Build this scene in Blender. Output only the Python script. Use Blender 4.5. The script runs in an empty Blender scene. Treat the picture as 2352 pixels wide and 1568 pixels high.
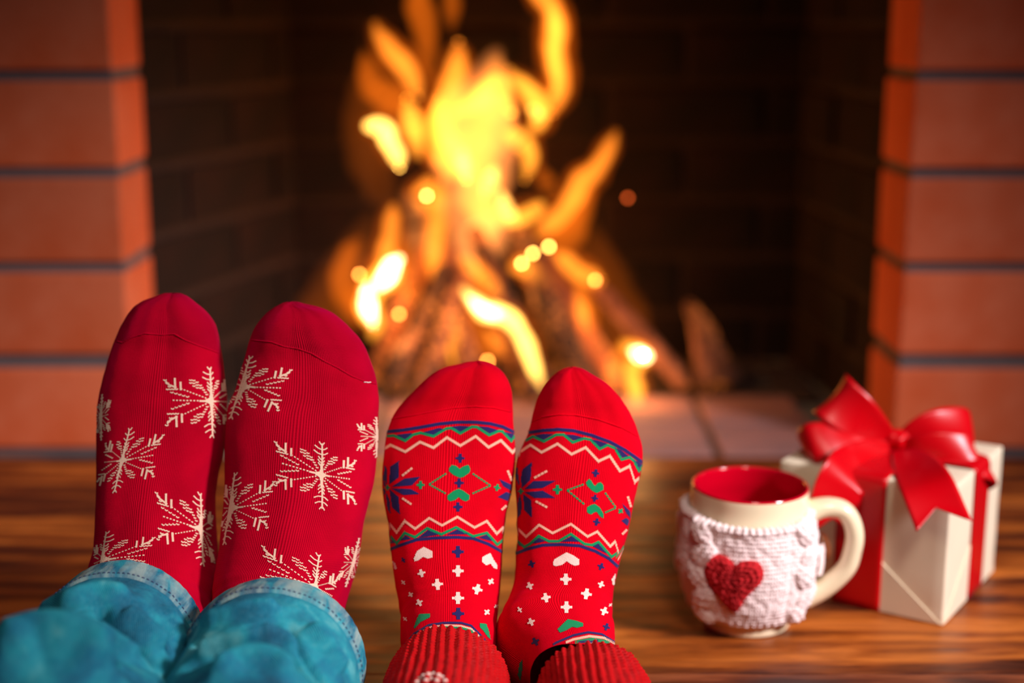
import bpy, bmesh, math, random
from mathutils import Vector, Matrix, noise
from mathutils.bvhtree import BVHTree
from math import sin, cos, pi, tan, atan2, sqrt, radians as R
random.seed(7)
C = bpy.context.scene.collection
sc = bpy.context.scene

# ---------------------------------------------------------------- camera, world, lights, exposure
FPX, HC, TH = 3267.0, 0.47, R(12.8)
cd = bpy.data.cameras.new('camera'); cam = bpy.data.objects.new('camera', cd); C.objects.link(cam)
cam.location = (0, 0, HC); cam.rotation_euler = (pi/2 - TH, 0, 0)
cd.lens = 50.0; cd.sensor_width = 36.0; cd.clip_start = 0.02
cd.dof.use_dof = True; cd.dof.focus_distance = 0.945; cd.dof.aperture_fstop = 2.15
sc.camera = cam

sc.view_settings.view_transform = 'Standard'; sc.view_settings.look = 'None'
sc.view_settings.gamma = 1.0; sc.view_settings.exposure = 0.0
sc.view_settings.use_curve_mapping = False
sc.cycles.transparent_max_bounces = 80
sc.cycles.max_bounces = 6
sc.cycles.volume_bounces = 0
sc.cycles.sample_clamp_indirect = 6.0
sc.cycles.caustics_reflective = False; sc.cycles.caustics_refractive = False

w = bpy.data.worlds.new('room'); sc.world = w; w.use_nodes = True
w.node_tree.nodes['Background'].inputs[0].default_value = (0.30, 0.36, 0.55, 1)
w.node_tree.nodes['Background'].inputs[1].default_value = 0.05

def lamp(kind, name, loc, energy, color, aim=None, **k):
    d = bpy.data.lights.new(name, kind); d.energy = energy; d.color = color
    for a, b in k.items(): setattr(d, a, b)
    o = bpy.data.objects.new(name, d); C.objects.link(o); o.location = loc
    if aim is not None:
        o.rotation_euler = (Vector(aim) - Vector(loc)).to_track_quat('-Z', 'Y').to_euler()
    return o
# the room's window light, from the right behind the viewer, and a warm fill spot added from above
lamp('SPOT', 'window_light', (1.60, 0.05, 1.25), 300, (1.0, 0.90, 0.95), (0.16, 1.05, 0.06), spot_size=R(38), spot_blend=1.0, shadow_soft_size=0.16)
lamp('SPOT', 'added_fill_spot', (0.30, -0.5, 1.9), 92, (1.0, 0.82, 0.70), (-0.02, 1.22, 0.06), spot_size=R(31), spot_blend=1.0, shadow_soft_size=0.25)
# the firelight itself
lamp('POINT', 'fire_light', (0.0, 1.80, 0.12), 0.85, (1.0, 0.36, 0.08), shadow_soft_size=0.03)
lamp('POINT', 'fire_light', (-0.02, 1.78, 0.30), 0.6, (1.0, 0.40, 0.09), shadow_soft_size=0.04)
lamp('POINT', 'fire_light', (-0.14, 1.74, 0.08), 0.4, (1.0, 0.40, 0.10), shadow_soft_size=0.015)
lamp('POINT', 'fire_light', (0.155, 1.72, 0.04), 0.3, (1.0, 0.40, 0.10), shadow_soft_size=0.015)

lamp('POINT', 'fire_light', (-0.14, 1.87, 0.05), 0.4, (1.0, 0.36, 0.08), shadow_soft_size=0.02)
lamp('POINT', 'fire_light', (0.12, 1.88, 0.05), 0.4, (1.0, 0.36, 0.08), shadow_soft_size=0.02)
# ---------------------------------------------------------------- helpers
ct, st = cos(TH), sin(TH)
def ray(px, py):
    a = (px - 1176.0)/FPX; b = -(py - 784.0)/FPX
    return Vector((a, ct + b*st, -st + b*ct))
def atY(px, py, Y):
    d = ray(px, py); return Vector((0, 0, HC)) + d*(Y/d.y)
def rowof(Y, z):
    return 784 + FPX*tan(atan2(HC - z, Y) - TH)
def Xof(px, Y, z):
    return (px - 1176.0)/FPX*(Y*ct + (HC - z)*st)

def tag(o, label=None, cat=None, group=None, kind=None):
    if label: o['label'] = label
    if cat: o['category'] = cat
    if group: o['group'] = group
    if kind: o['kind'] = kind
    return o
def wl(p):
    return p['base'] if p is not None else None
BASE = {}
def empty(name, loc):
    o = bpy.data.objects.new(name, None); C.objects.link(o); o.location = loc; o.empty_display_size = 0.03
    BASE[o.name] = Vector(loc); return o
def mk(name, verts, faces, mat, parent=None, smooth=True, uvs=None, mats=None, origin=None):
    """world-space verts -> one mesh object, child of parent (whose frame is a pure translation)"""
    off = BASE[parent.name] if parent is not None else (Vector(origin) if origin is not None else Vector((0, 0, 0)))
    if parent is not None and origin is not None: off = Vector(origin)
    me = bpy.data.meshes.new(name)
    me.from_pydata([tuple(Vector(v) - off) for v in verts], [], faces)
    if smooth: me.polygons.foreach_set('use_smooth', [True]*len(me.polygons))
    if uvs is not None:
        ul = me.uv_layers.new(name='UVMap')
        buf = []
        for f in uvs:
            for u in f: buf += [u[0], u[1]]
        ul.data.foreach_set('uv', buf)
    me.materials.append(mat)
    me.update()
    o = bpy.data.objects.new(name, me); C.objects.link(o)
    if parent is not None:
        o.parent = parent; o.location = off - BASE[parent.name]
    else: o.location = off
    BASE[o.name] = off
    return o
def mk_bm(name, bm, mat, parent=None, smooth=True, origin=None):
    bmesh.ops.recalc_face_normals(bm, faces=bm.faces)
    v = [x.co.copy() for x in bm.verts]; bm.verts.index_update()
    f = [[q.index for q in p.verts] for p in bm.faces]; bm.free()
    return mk(name, v, f, mat, parent, smooth, origin=origin)
def catmull(pts, n):
    """dense resample of tuples through pts"""
    out = []; m = len(pts)
    for k in range(n):
        x = k/(n-1)*(m-1); i = min(int(x), m-2); t = x - i
        p0, p1, p2, p3 = pts[max(i-1, 0)], pts[i], pts[i+1], pts[min(i+2, m-1)]
        out.append(tuple(0.5*((2*b) + (-a+c)*t + (2*a-5*b+4*c-d)*t*t + (-a+3*b-3*c+d)*t**3) for a, b, c, d in zip(p0, p1, p2, p3)))
    return out
def interp(tab, x):
    if x <= tab[0][0]: return tab[0][1:]
    for a, b in zip(tab, tab[1:]):
        if x <= b[0]:
            t = (x-a[0])/(b[0]-a[0]); return tuple(u+(v-u)*t for u, v in zip(a[1:], b[1:]))
    return tab[-1][1:]
def tube(path, rad, seg=12, flat=None, close_ends=True, up=None):
    """verts, faces of a tube along path (Vectors) with radii rad; flat = (ratio) squash along the frame's second axis"""
    n = len(path); vs = []; fs = []
    prev = None
    for i in range(n):
        t = (path[min(i+1, n-1)] - path[max(i-1, 0)])
        if t.length < 1e-9: t = Vector((0, 0, 1))
        t.normalize()
        if prev is None:
            a = up.copy() if up is not None else (Vector((0, 1, 0)) if abs(t.y) < 0.9 else Vector((1, 0, 0)))
        else: a = prev
        a = (a - t*a.dot(t)).normalized(); prev = a; b = t.cross(a)
        r = rad[i] if hasattr(rad, '__len__') else rad
        for k in range(seg):
            q = 2*pi*k/seg
            vs.append(path[i] + a*(r*cos(q)*(flat or 1.0)) + b*(r*sin(q)))
    for i in range(n-1):
        for k in range(seg):
            k2 = (k+1) % seg
            fs.append((i*seg+k, i*seg+k2, (i+1)*seg+k2, (i+1)*seg+k))
    if close_ends:
        fs.append(tuple(reversed(range(seg)))); fs.append(tuple(range((n-1)*seg, n*seg)))
    return vs, fs
class Acc:
    def __init__(s): s.v = []; s.f = []
    def add(s, vf):
        o = len(s.v); s.v += list(vf[0]); s.f += [tuple(i+o for i in f) for f in vf[1]]
    def mk(s, name, mat, parent=None, **k): return mk(name, s.v, s.f, mat, parent, **k)
def boxbm(bm, lo, hi, bev=0.0, jit=0.0):
    lo = Vector(lo); hi = Vector(hi); c = (lo+hi)/2; d = hi-lo
    r = bmesh.ops.create_cube(bm, size=1.0)
    for v in r['verts']:
        v.co = Vector((c.x+v.co.x*d.x, c.y+v.co.y*d.y, c.z+v.co.z*d.z)) + Vector([random.uniform(-jit, jit) for _ in range(3)])
    if bev:
        es = set(e for v in r['verts'] for e in v.link_edges)
        bmesh.ops.bevel(bm, geom=list(es), offset=bev, segments=2, affect='EDGES', profile=0.6)

# ---------------------------------------------------------------- materials
def srgb(r, g, b):
    f = lambda c: (c/255/12.92 if c <= 10 else ((c/255+0.055)/1.055)**2.4)
    return (f(r), f(g), f(b), 1)
class NT:
    def __init__(s, name):
        s.m = bpy.data.materials.new(name); s.m.use_nodes = True; s.t = s.m.node_tree; s.n = s.t.nodes; s.l = s.t.links
        s.b = s.n.get('Principled BSDF')
    def node(s, ty, **k):
        x = s.n.new(ty)
        for a, b in k.items():
            if a.startswith('_'): x.inputs[int(a[1:]) if a[1:].isdigit() else a[1:].replace('_', ' ')].default_value = b
            else: setattr(x, a, b)
        return x
    def link(s, a, b): s.l.new(a, b)
    def ramp(s, src, stops):
        x = s.n.new('ShaderNodeValToRGB'); e = x.color_ramp.elements
        while len(e) < len(stops): e.new(0.5)
        for q, (p, c) in zip(e, stops): q.position = p; q.color = c if len(c) == 4 else (*c, 1)
        s.link(src, x.inputs[0]); return x.outputs[0]
    def coord(s, kind='Object', scale=(1, 1, 1), rot=(0, 0, 0)):
        c = s.n.new('ShaderNodeTexCoord'); m = s.n.new('ShaderNodeMapping')
        m.inputs['Scale'].default_value = scale; m.inputs['Rotation'].default_value = rot
        s.link(c.outputs[kind], m.inputs[0]); return m.outputs[0]
    def noise(s, vec, scale, detail=4, rough=0.5, dist=0.0):
        x = s.n.new('ShaderNodeTexNoise'); x.inputs['Scale'].default_value = scale; x.inputs['Detail'].default_value = detail
        x.inputs['Roughness'].default_value = rough; x.inputs['Distortion'].default_value = dist
        if vec is not None: s.link(vec, x.inputs['Vector'])
        return x.outputs['Fac']
    def mix(s, f, a, b, mode='MIX'):
        x = s.n.new('ShaderNodeMix'); x.data_type = 'RGBA'; x.blend_type = mode
        for i, v in ((0, f), (6, a), (7, b)):
            if hasattr(v, 'node'): s.link(v, x.inputs[i])
            else: x.inputs[i].default_value = v
        return x.outputs[2]
    def math(s, op, a, b=0.0, c=None):
        x = s.n.new('ShaderNodeMath'); x.operation = op
        for i, v in enumerate((a, b) if c is None else (a, b, c)):
            if hasattr(v, 'node'): s.link(v, x.inputs[i])
            else: x.inputs[i].default_value = v
        return x.outputs[0]
    def bump(s, h, strength=0.3, dist=0.001, prev=None):
        x = s.n.new('ShaderNodeBump'); x.inputs['Strength'].default_value = strength; x.inputs['Distance'].default_value = dist
        s.link(h, x.inputs['Height'])
        if prev is not None: s.link(prev, x.inputs['Normal'])
        return x.outputs[0]
    def set(s, **k):
        for a, v in k.items():
            i = s.b.inputs[a.replace('_', ' ')]
            if hasattr(v, 'node'): s.link(v, i)
            else: i.default_value = v
        return s

def knit_mat(name, col, col2, wales=1.0, sheen=(1, 0.1, 0.35, 1), sw=0.35, bump=0.5):
    t = NT(name)
    uv = t.coord('UV')
    sep = t.node('ShaderNodeSeparateXYZ'); t.link(uv, sep.inputs[0])
    u = t.math('MULTIPLY', sep.outputs[0], 2*pi*wales)
    sn = t.math('SINE', u)
    v = t.math('MULTIPLY', sep.outputs[1], 2*pi)
    ph = t.math('MULTIPLY', t.math('ABSOLUTE', sn), 2.2)
    sv = t.math('SINE', t.math('ADD', v, ph))
    h = t.math('ADD', t.math('MULTIPLY', sn, 1.0), t.math('MULTIPLY', sv, 0.35))
    n = t.noise(t.coord('Object'), 900, 2)
    h = t.math('ADD', h, t.math('MULTIPLY', n, 0.8))
    big = t.noise(t.coord('Object'), 28, 3)
    colr = t.mix(t.ramp(big, [(0.35, (0, 0, 0, 1)), (0.7, (1, 1, 1, 1))]), col, col2)
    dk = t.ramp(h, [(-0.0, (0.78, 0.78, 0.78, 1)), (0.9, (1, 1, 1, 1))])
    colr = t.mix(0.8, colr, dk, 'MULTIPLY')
    t.set(Base_Color=colr, Roughness=0.85, Sheen_Weight=sw, Sheen_Roughness=0.45, Sheen_Tint=sheen, Specular_IOR_Level=0.04,
          Normal=t.bump(h, bump, 0.0004))
    return t.m
def plain(name, col, rough=0.6, var=0.0, sc_=60, bump=0.0, bs=600, **k):
    t = NT(name)
    if var:
        n = t.noise(t.coord('Object'), sc_, 4)
        c2 = tuple(c*(1-var) for c in col[:3])+(1,)
        t.set(Base_Color=t.mix(n, c2, col))
    else: t.set(Base_Color=col)
    t.set(Roughness=rough)
    if bump: t.set(Normal=t.bump(t.noise(t.coord('Object'), bs, 3), bump, 0.0006))
    t.set(**k); return t.m

M = {}
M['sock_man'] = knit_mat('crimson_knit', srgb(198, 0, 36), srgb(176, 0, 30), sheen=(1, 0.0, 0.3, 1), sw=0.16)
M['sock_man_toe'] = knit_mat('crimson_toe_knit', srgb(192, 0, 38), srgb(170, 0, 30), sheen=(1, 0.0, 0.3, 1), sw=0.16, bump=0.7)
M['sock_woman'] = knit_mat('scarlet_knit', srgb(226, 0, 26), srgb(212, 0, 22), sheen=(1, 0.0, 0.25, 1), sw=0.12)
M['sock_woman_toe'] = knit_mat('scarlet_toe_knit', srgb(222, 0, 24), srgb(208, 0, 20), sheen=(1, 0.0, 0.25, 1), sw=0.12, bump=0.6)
M['seam'] = plain('seam_thread', srgb(190, 2, 24), 0.8)
def yarn(name, c, sw=0.2): return plain(name, c, 0.85, 0.18, 700, 0.4, 1500, Sheen_Weight=sw, Specular_IOR_Level=0.15)
M['cream_yarn'] = yarn('cream_yarn', srgb(246, 206, 178))
M['pink_yarn'] = yarn('pale_yarn', srgb(240, 178, 150))
M['white_yarn'] = yarn('white_yarn', srgb(240, 210, 195))
M['navy_yarn'] = yarn('navy_yarn', srgb(34, 30, 92), 0.1)
M['green_yarn'] = yarn('green_yarn', srgb(2, 140, 84), 0.1)
M['lint'] = plain('white_lint', srgb(230, 220, 215), 0.7)

t = NT('rib_wool')
h = t.noise(t.coord('Object'), 500, 3)
n2 = t.noise(t.coord('Object', scale=(1, 1, 1)), 120, 4)
t.set(Base_Color=t.mix(n2, srgb(150, 0, 6), srgb(206, 12, 18)), Roughness=0.9, Sheen_Weight=0.5, Sheen_Tint=(1, 0.1, 0.1, 1), Sheen_Roughness=0.4, Specular_IOR_Level=0.1, Normal=t.bump(h, 0.9, 0.0012))
M['rib'] = t.m

def denim(name, worn):
    t = NT(name)
    uv = t.coord('UV')
    sep = t.node('ShaderNodeSeparateXYZ'); t.link(uv, sep.inputs[0])
    tw = t.math('SINE', t.math('MULTIPLY', t.math('ADD', sep.outputs[0], t.math('MULTIPLY', sep.outputs[1], 0.8)), 2*pi*880))
    thr = t.noise(t.coord('UV', scale=(1500, 300, 1)), 1.0, 3, 0.6)
    mott = t.noise(t.coord('Object'), 26, 5, 0.6, 0.3)
    base = t.ramp(mott, [(0.30, srgb(2, 70, 100)), (0.44, srgb(6, 112, 142)), (0.57, srgb(28, 152, 168)), (0.74, srgb(124, 200, 198))])
    f = t.math('ADD', t.math('MULTIPLY', tw, 0.22), thr)
    c = t.mix(t.ramp(f, [(0.45, (0, 0, 0, 1)), (0.95, (0.5, 0.5, 0.5, 1))]), base, srgb(110, 176, 190))
    if worn:
        pat = t.noise(t.coord('UV', scale=(70, 18, 1)), 1.0, 3, 0.6, 0.4)
        c = t.mix(t.ramp(pat, [(0.42, (0, 0, 0, 1)), (0.62, (0.75, 0.75, 0.75, 1))]), c, srgb(170, 190, 180))
        pat2 = t.noise(t.coord('UV', scale=(50, 25, 1)), 1.0, 3, 0.6, 0.4)
        c = t.mix(t.ramp(pat2, [(0.52, (0, 0, 0, 1)), (0.66, (0.6, 0.6, 0.6, 1))]), c, srgb(18, 66, 104))
    t.set(Base_Color=c, Roughness=0.85, Specular_IOR_Level=0.15, Normal=t.bump(f, 0.6, 0.0009))
    return t.m
M['denim'] = denim('light_denim', False); M['denim_hem'] = denim('worn_denim_hem', True)
M['thread'] = plain('hem_thread', srgb(54, 70, 110), 0.8)
M['thread_light'] = plain('pale_hem_thread', srgb(150, 150, 150), 0.8)

# wood
def wood(name, seed, warm):
    t = NT(name)
    co = t.coord('Object', scale=(1.0, 6.0, 4.0))
    off = t.node('ShaderNodeVectorMath', operation='ADD'); off.inputs[1].default_value = (seed*3.1, seed*1.7, seed*0.9)
    t.link(co, off.inputs[0]); v = off.outputs[0]
    n1 = t.noise(v, 3.2, 6, 0.62, 1.1)
    n2 = t.noise(v, 11, 5, 0.6, 0.8)
    co3 = t.coord('Object', scale=(3.0, 160.0, 20.0)); n3 = t.noise(co3, 1.0, 5, 0.7, 0.3)
    wv = t.node('ShaderNodeTexWave', wave_type='BANDS', bands_direction='Y', _Scale=1.3, _Distortion=14.0, _Detail=4.0, _Detail_Scale=1.2)
    t.link(v, wv.inputs['Vector'])
    s_ = t.math('ADD', t.math('MULTIPLY', n1, 0.62), t.math('MULTIPLY', n2, 0.28))
    s_ = t.math('ADD', s_, t.math('MULTIPLY', wv.outputs['Fac'], 0.10))
    c = t.ramp(s_, [(0.36, srgb(34, 11, 5)), (0.45, srgb(80, 33, 10)), (0.53, srgb(138, 68, 18)), (0.64, srgb(188, 106, 38)), (0.78, srgb(140, 68, 22))] if warm else
               [(0.36, srgb(30, 12, 10)), (0.45, srgb(62, 27, 17)), (0.54, srgb(108, 52, 27)), (0.67, srgb(158, 90, 54)), (0.8, srgb(104, 56, 38))])
    c = t.mix(0.75, c, t.ramp(n3, [(0.3, (0.5, 0.42, 0.4, 1)), (0.5, (1, 1, 1, 1))]), 'MULTIPLY')
    t.set(Base_Color=c, Roughness=t.ramp(n2, [(0.3, (0.34,)*3), (0.7, (0.55,)*3)]), Specular_IOR_Level=0.45, Normal=t.bump(t.math('ADD', n3, s_), 0.5, 0.0012))
    return t.m
WOODS = [wood('oiled_wood_%s' % 'abcde'[i], i+1, i >= 2) for i in range(5)]

def brick_mat(name, c1, c2, rough=0.75):
    t = NT(name)
    inf = t.node('ShaderNodeObjectInfo')
    n = t.noise(t.coord('Object'), 14, 5, 0.6); n2 = t.noise(t.coord('Object'), 160, 3, 0.6)
    c = t.mix(t.ramp(n, [(0.3, (0, 0, 0, 1)), (0.7, (1, 1, 1, 1))]), c1, c2)
    hv = t.node('ShaderNodeHueSaturation'); t.link(c, hv.inputs['Color'])
    t.link(t.math('ADD', t.math('MULTIPLY', inf.outputs['Random'], 0.24), 0.88), hv.inputs['Value'])
    t.set(Base_Color=hv.outputs[0], Roughness=rough, Specular_IOR_Level=0.3, Normal=t.bump(n2, 0.4, 0.001)); return t.m
M['brick'] = brick_mat('orange_brick', srgb(204, 90, 46), srgb(216, 114, 76))
M['mortar'] = plain('grey_mortar', srgb(112, 98, 98), 0.9, 0.3, 60, 0.6, 300)
M['soot_brick'] = brick_mat('sooty_brick', srgb(34, 15, 10), srgb(11, 6, 5), 0.9)
M['soot_mortar'] = plain('sooty_mortar', srgb(52, 32, 22), 0.95, 0.6, 12, 0.6, 300)
M['soot'] = plain('black_soot', srgb(14, 9, 8), 0.95)
M['hearth_brick'] = brick_mat('hearth_brick', srgb(160, 112, 104), srgb(132, 100, 98), 0.8)
M['hearth_joint'] = plain('hearth_joint', srgb(120, 118, 108), 0.9)
M['ash'] = plain('ash', srgb(60, 42, 36), 0.95, 0.5, 40, 0.8, 200)
# ---------------------------------------------------------------- setting: plank floor, pillars, firebox, hearth
fl = bpy.data.objects.new('floor', None)
fl = mk('floor', [(-1.6, -0.2, -0.03), (1.6, -0.2, -0.03), (1.6, 1.5, -0.03), (-1.6, 1.5, -0.03), (-1.6, -0.2, -0.012), (1.6, -0.2, -0.012), (1.6, 1.5, -0.012), (-1.6, 1.5, -0.012)],
        [(0, 1, 2, 3), (4, 5, 6, 7), (0, 1, 5, 4), (1, 2, 6, 5), (2, 3, 7, 6), (3, 0, 4, 7)], M['soot'], smooth=False)
tag(fl, 'brown wooden planks in front of the fireplace', kind='structure')
ys = [-0.19, 0.0, 0.195, 0.39, 0.58, 0.775, 0.966, 1.155, 1.335, 1.497]
for i in range(len(ys)-1):
    bm = bmesh.new(); a, b = ys[i]+0.0006, ys[i+1]-0.0006
    boxbm(bm, (-1.6, a, -0.020), (1.6, b, 0.0), 0.0012)
    mk_bm('plank', bm, WOODS[i % 2] if i < 6 else WOODS[(2, 3, 4, 2)[i % 4]], fl, smooth=False, origin=(0, (a+b)/2, 0))

def brick_mesh(name, sx, sy, sz, mat, bev=0.004):
    bm = bmesh.new(); boxbm(bm, (-sx/2, -sy/2, -sz/2), (sx/2, sy/2, sz/2), bev, 0.0005)
    bmesh.ops.recalc_face_normals(bm, faces=bm.faces)
    me = bpy.data.meshes.new(name); bm.to_mesh(me); bm.free(); me.materials.append(mat); return me
def put(me, name, parent, loc, rz=0.0):
    o = bpy.data.objects.new(name, me); C.objects.link(o); o.parent = parent
    o.location = Vector(loc) - BASE[parent.name]; o.rotation_euler = (0, 0, rz); return o
PB = 0.101
for side, s, xin in (('left', -1, -0.4135), ('right', 1, 0.4195)):
    # pillar core with recessed mortar
    bm = bmesh.new(); x0, x1 = sorted((xin + s*0.003, xin + s*0.78))
    boxbm(bm, (x0, 1.505, -0.012), (x1, 1.612, 0.93))
    wall = mk_bm('wall_' + side, bm, M['mortar'], smooth=False, origin=(xin + s*0.39, 1.55, 0))
    tag(wall, 'orange brick fireplace pillar on the %s' % side, kind='structure')
    L = [0.247, 0.247, 0.247]
    ms = brick_mesh('brick', 0.247, 0.118, 0.0895, M['brick']); mh = brick_mesh('brick_half', 0.19, 0.118, 0.0895, M['brick'])
    for k in range(9):
        zc = 0.006 + 0.101*k + 0.0475 if k else 0.0485
        first = (mh, 0.19) if k % 2 else (ms, 0.247)
        x = xin
        for j in range(3):
            me, ln = first if j == 0 else (ms, 0.247)
            dx = random.uniform(-0.0012, 0.0012)
            put(me, 'brick', wall, (x + s*ln/2 + dx, 1.559 + random.uniform(-0.001, 0.001), zc + 0.005))
            x += s*(ln + 0.011)
# unseen lintel added over the opening to keep the throat of the firebox dark
bm = bmesh.new(); boxbm(bm, (-1.19, 1.503, 0.932), (1.19, 1.615, 1.25), 0.003)
tag(mk_bm('wall_added_lintel', bm, M['brick'], smooth=False, origin=(0, 1.55, 1.0)), 'added out-of-view brick lintel above the fireplace opening', kind='structure')

def brick_wall(name, label, A, B, z0, z1, pitch, blen, mat, mort, thick=0.10):
    A = Vector((A[0], A[1], 0)); B = Vector((B[0], B[1], 0)); d = (B-A); Ln = d.length; d.normalize(); nrm = Vector((d.y, -d.x, 0))
    mid = (A+B)/2
    if nrm.dot(Vector((0, 1.75, 0))-mid) < 0: nrm = -nrm
    back = nrm*-thick; ins = nrm*-0.006
    vs = [A+ins, B+ins, B+back, A+back]; vs = [v + Vector((0, 0, z0)) for v in vs] + [v + Vector((0, 0, z1)) for v in vs]
    o = mk(name, vs, [(0, 1, 2, 3), (4, 5, 6, 7), (0, 1, 5, 4), (1, 2, 6, 5), (2, 3, 7, 6), (3, 0, 4, 7)], mort, smooth=False, origin=mid)
    tag(o, label, kind='structure')
    rz = atan2(d.y, d.x); k = 0; z = z0
    meshes = {}
    while z + pitch*0.5 < z1:
        x = 0.0 if k % 2 == 0 else -blen/2
        while x < Ln - 0.01:
            a, b = max(x, 0), min(x + blen, Ln); l = round(b - a - 0.010, 3)
            if l > 0.02:
                if l not in meshes: meshes[l] = brick_mesh('soot_brick', l, 0.05, pitch-0.012, mat, 0.004)
                c = A + d*((a+b)/2) - nrm*0.025 + nrm*random.uniform(-0.002, 0.003)
                put(meshes[l], 'brick', o, (c.x, c.y, z + pitch/2), rz + random.uniform(-0.006, 0.006))
            x += blen
        z += pitch; k += 1
    return o
brick_wall('wall_firebox_left', 'sooty brick left cheek of the firebox', (-0.428, 1.617), (-0.30, 1.99), -0.02, 1.0, 0.080, 0.22, M['soot_brick'], M['soot_mortar'])
brick_wall('wall_firebox_right', 'sooty brick right cheek of the firebox', (0.428, 1.617), (0.40, 1.99), -0.02, 1.0, 0.080, 0.22, M['soot_brick'], M['soot_mortar'])
brick_wall('wall_firebox_back', 'sooty brick back of the firebox', (-0.31, 1.99), (0.41, 1.99), -0.02, 1.0, 0.080, 0.22, M['soot_brick'], M['soot_mortar'])
bm = bmesh.new(); boxbm(bm, (-0.8, 1.5, 1.25), (0.8, 2.1, 1.28))
tag(mk_bm('ceiling', bm, M['soot'], smooth=False, origin=(0, 1.8, 1.25)), 'black throat closing the firebox', kind='structure')
# hearth of pale bricks laid with their joints towards the viewer
bm = bmesh.new(); boxbm(bm, (-0.5, 1.502, -0.03), (0.5, 2.05, -0.010))
he = tag(mk_bm('hearth', bm, M['hearth_joint'], smooth=False, origin=(0, 1.7, -0.01)), 'pale pinkish brick hearth under the fire', kind='structure')
hm = brick_mesh('hearth_tile', 0.120, 0.118, 0.02, M['hearth_brick'], 0.003)
hm2 = brick_mesh('hearth_tile_half', 0.120, 0.122, 0.02, M['hearth_brick'], 0.003)
x = 0.2285 - 0.129*5 + 0.0645
while x < 0.47:
    if abs(x) < 0.46:
        for j, yy in enumerate((1.564, 1.692)):
            if j == 1 and abs(x) > 0.40: continue
            if j == 0 and abs(x) > 0.352+0.01: pass
            put(hm if j == 0 else hm2, 'tile', he, (x, yy, -0.009 + random.uniform(-0.0008, 0.0008)), random.uniform(-0.004, 0.004)) if abs(x) < 0.352 else None
    x += 0.129
# cut tiles against the pillars
for xx in (-0.384, 0.390):
    put(brick_mesh('hearth_tile_cut', 0.046, 0.118, 0.02, M['hearth_brick'], 0.003), 'tile', he, (xx, 1.564, -0.009))
# bed of ash behind the pale bricks
bm = bmesh.new()
nx, ny = 60, 26
g = [[bm.verts.new((-0.40 + 0.80*i/nx, 1.745 + 0.235*j/ny, -0.006 + 0.010*noise.noise(Vector((i*0.35, j*0.4, 2.0))) + 0.006*noise.noise(Vector((i*1.3, j*1.4, 5.0))))) for i in range(nx+1)] for j in range(ny+1)]
for j in range(ny):
    for i in range(nx): bm.faces.new((g[j][i], g[j][i+1], g[j+1][i+1], g[j+1][i]))
tag(mk_bm('ash_bed', bm, M['ash'], origin=(0, 1.86, 0)), 'dark ash spread on the floor of the firebox', 'ash', kind='stuff')

# ---------------------------------------------------------------- logs and fire
def log_mat(name, bark, char, heat):
    t = NT(name)
    co = t.coord('Object'); n = t.noise(t.coord('Object', scale=(3.0, 1.0, 0.5)), 18, 5, 0.65, 0.4); v = t.node('ShaderNodeTexVoronoi', feature='DISTANCE_TO_EDGE', _Scale=70.0)
    t.link(co, v.inputs['Vector'])
    c = t.mix(t.ramp(n, [(0.38, (0, 0, 0, 1)), (0.6, (1, 1, 1, 1))]), char, bark)
    crack = t.ramp(v.outputs['Distance'], [(0.0, (1, 1, 1, 1)), (0.14, (0, 0, 0, 1))])
    n2 = t.noise(co, 9, 3, 0.5)
    em = t.math('MULTIPLY', t.math('MULTIPLY', crack, t.ramp(n2, [(0.42, (0, 0, 0, 1)), (0.62, (1, 1, 1, 1))])), heat)
    t.set(Base_Color=c, Roughness=0.9, Emission_Color=(1, 0.22, 0.03, 1), Emission_Strength=em, Normal=t.bump(v.outputs['Distance'], 0.8, 0.004))
    return t.m
LM = [log_mat('charred_log', srgb(70, 36, 24), srgb(12, 8, 7), 1.2), log_mat('burning_log', srgb(150, 80, 50), srgb(44, 20, 12), 2.4), log_mat('ashy_log', srgb(170, 116, 98), srgb(84, 50, 40), 0.5)]
def log(a, b, r, kind, label, split=False, seed=0, tap=0.18):
    a = Vector(a); b = Vector(b); n = 22; seg = 18
    d = (b-a).normalized(); e = empty('firewood_log', a); tag(e, label, 'log', 'firewood propped in a cone in the fireplace')
    up = Vector((0, -1, 0)); up = (up - d*up.dot(d)).normalized(); sd = d.cross(up)
    vs = []; fs = []
    for i in range(n):
        t_ = i/(n-1); c = a.lerp(b, t_) + up*0.006*noise.noise(Vector((t_*3, seed, 0))) + sd*0.008*noise.noise(Vector((t_*2.5, seed, 9)))
        rr = r*(1.0 - tap*t_)*(0.55 if i in (0, n-1) else (0.93 if i in (1, n-2) else 1))
        for k in range(seg):
            q = 2*pi*k/seg; m = 1 + 0.16*noise.noise(Vector((cos(q)*1.5, sin(q)*1.5, t_*5+seed*7))) + 0.07*noise.noise(Vector((cos(q)*5, sin(q)*5, t_*16+seed)))
            if split and abs(((q - 0.6 + pi) % (2*pi)) - pi) < 1.15:
                m *= cos(1.15)/cos(((q - 0.6 + pi) % (2*pi)) - pi)
            vs.append(c + up*cos(q)*rr*m + sd*sin(q)*rr*m)
    for i in range(n-1):
        for k in range(seg):
            k2 = (k+1) % seg; fs.append((i*seg+k, i*seg+k2, (i+1)*seg+k2, (i+1)*seg+k))
    mk('bark', vs, fs, LM[kind], e)
    for nm, row in (('cut_end', 0), ('cut_end', n-1)):
        ring = vs[row*seg:(row+1)*seg]; c = sum(ring, Vector())/seg
        c = c + (d*-0.002 if row == 0 else d*0.002)
        mk(nm, ring+[c], [(k, (k+1) % seg, seg) for k in range(seg)], LM[0], e)
    return e
AP = Vector((0.015, 1.82, 0.20))
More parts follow.
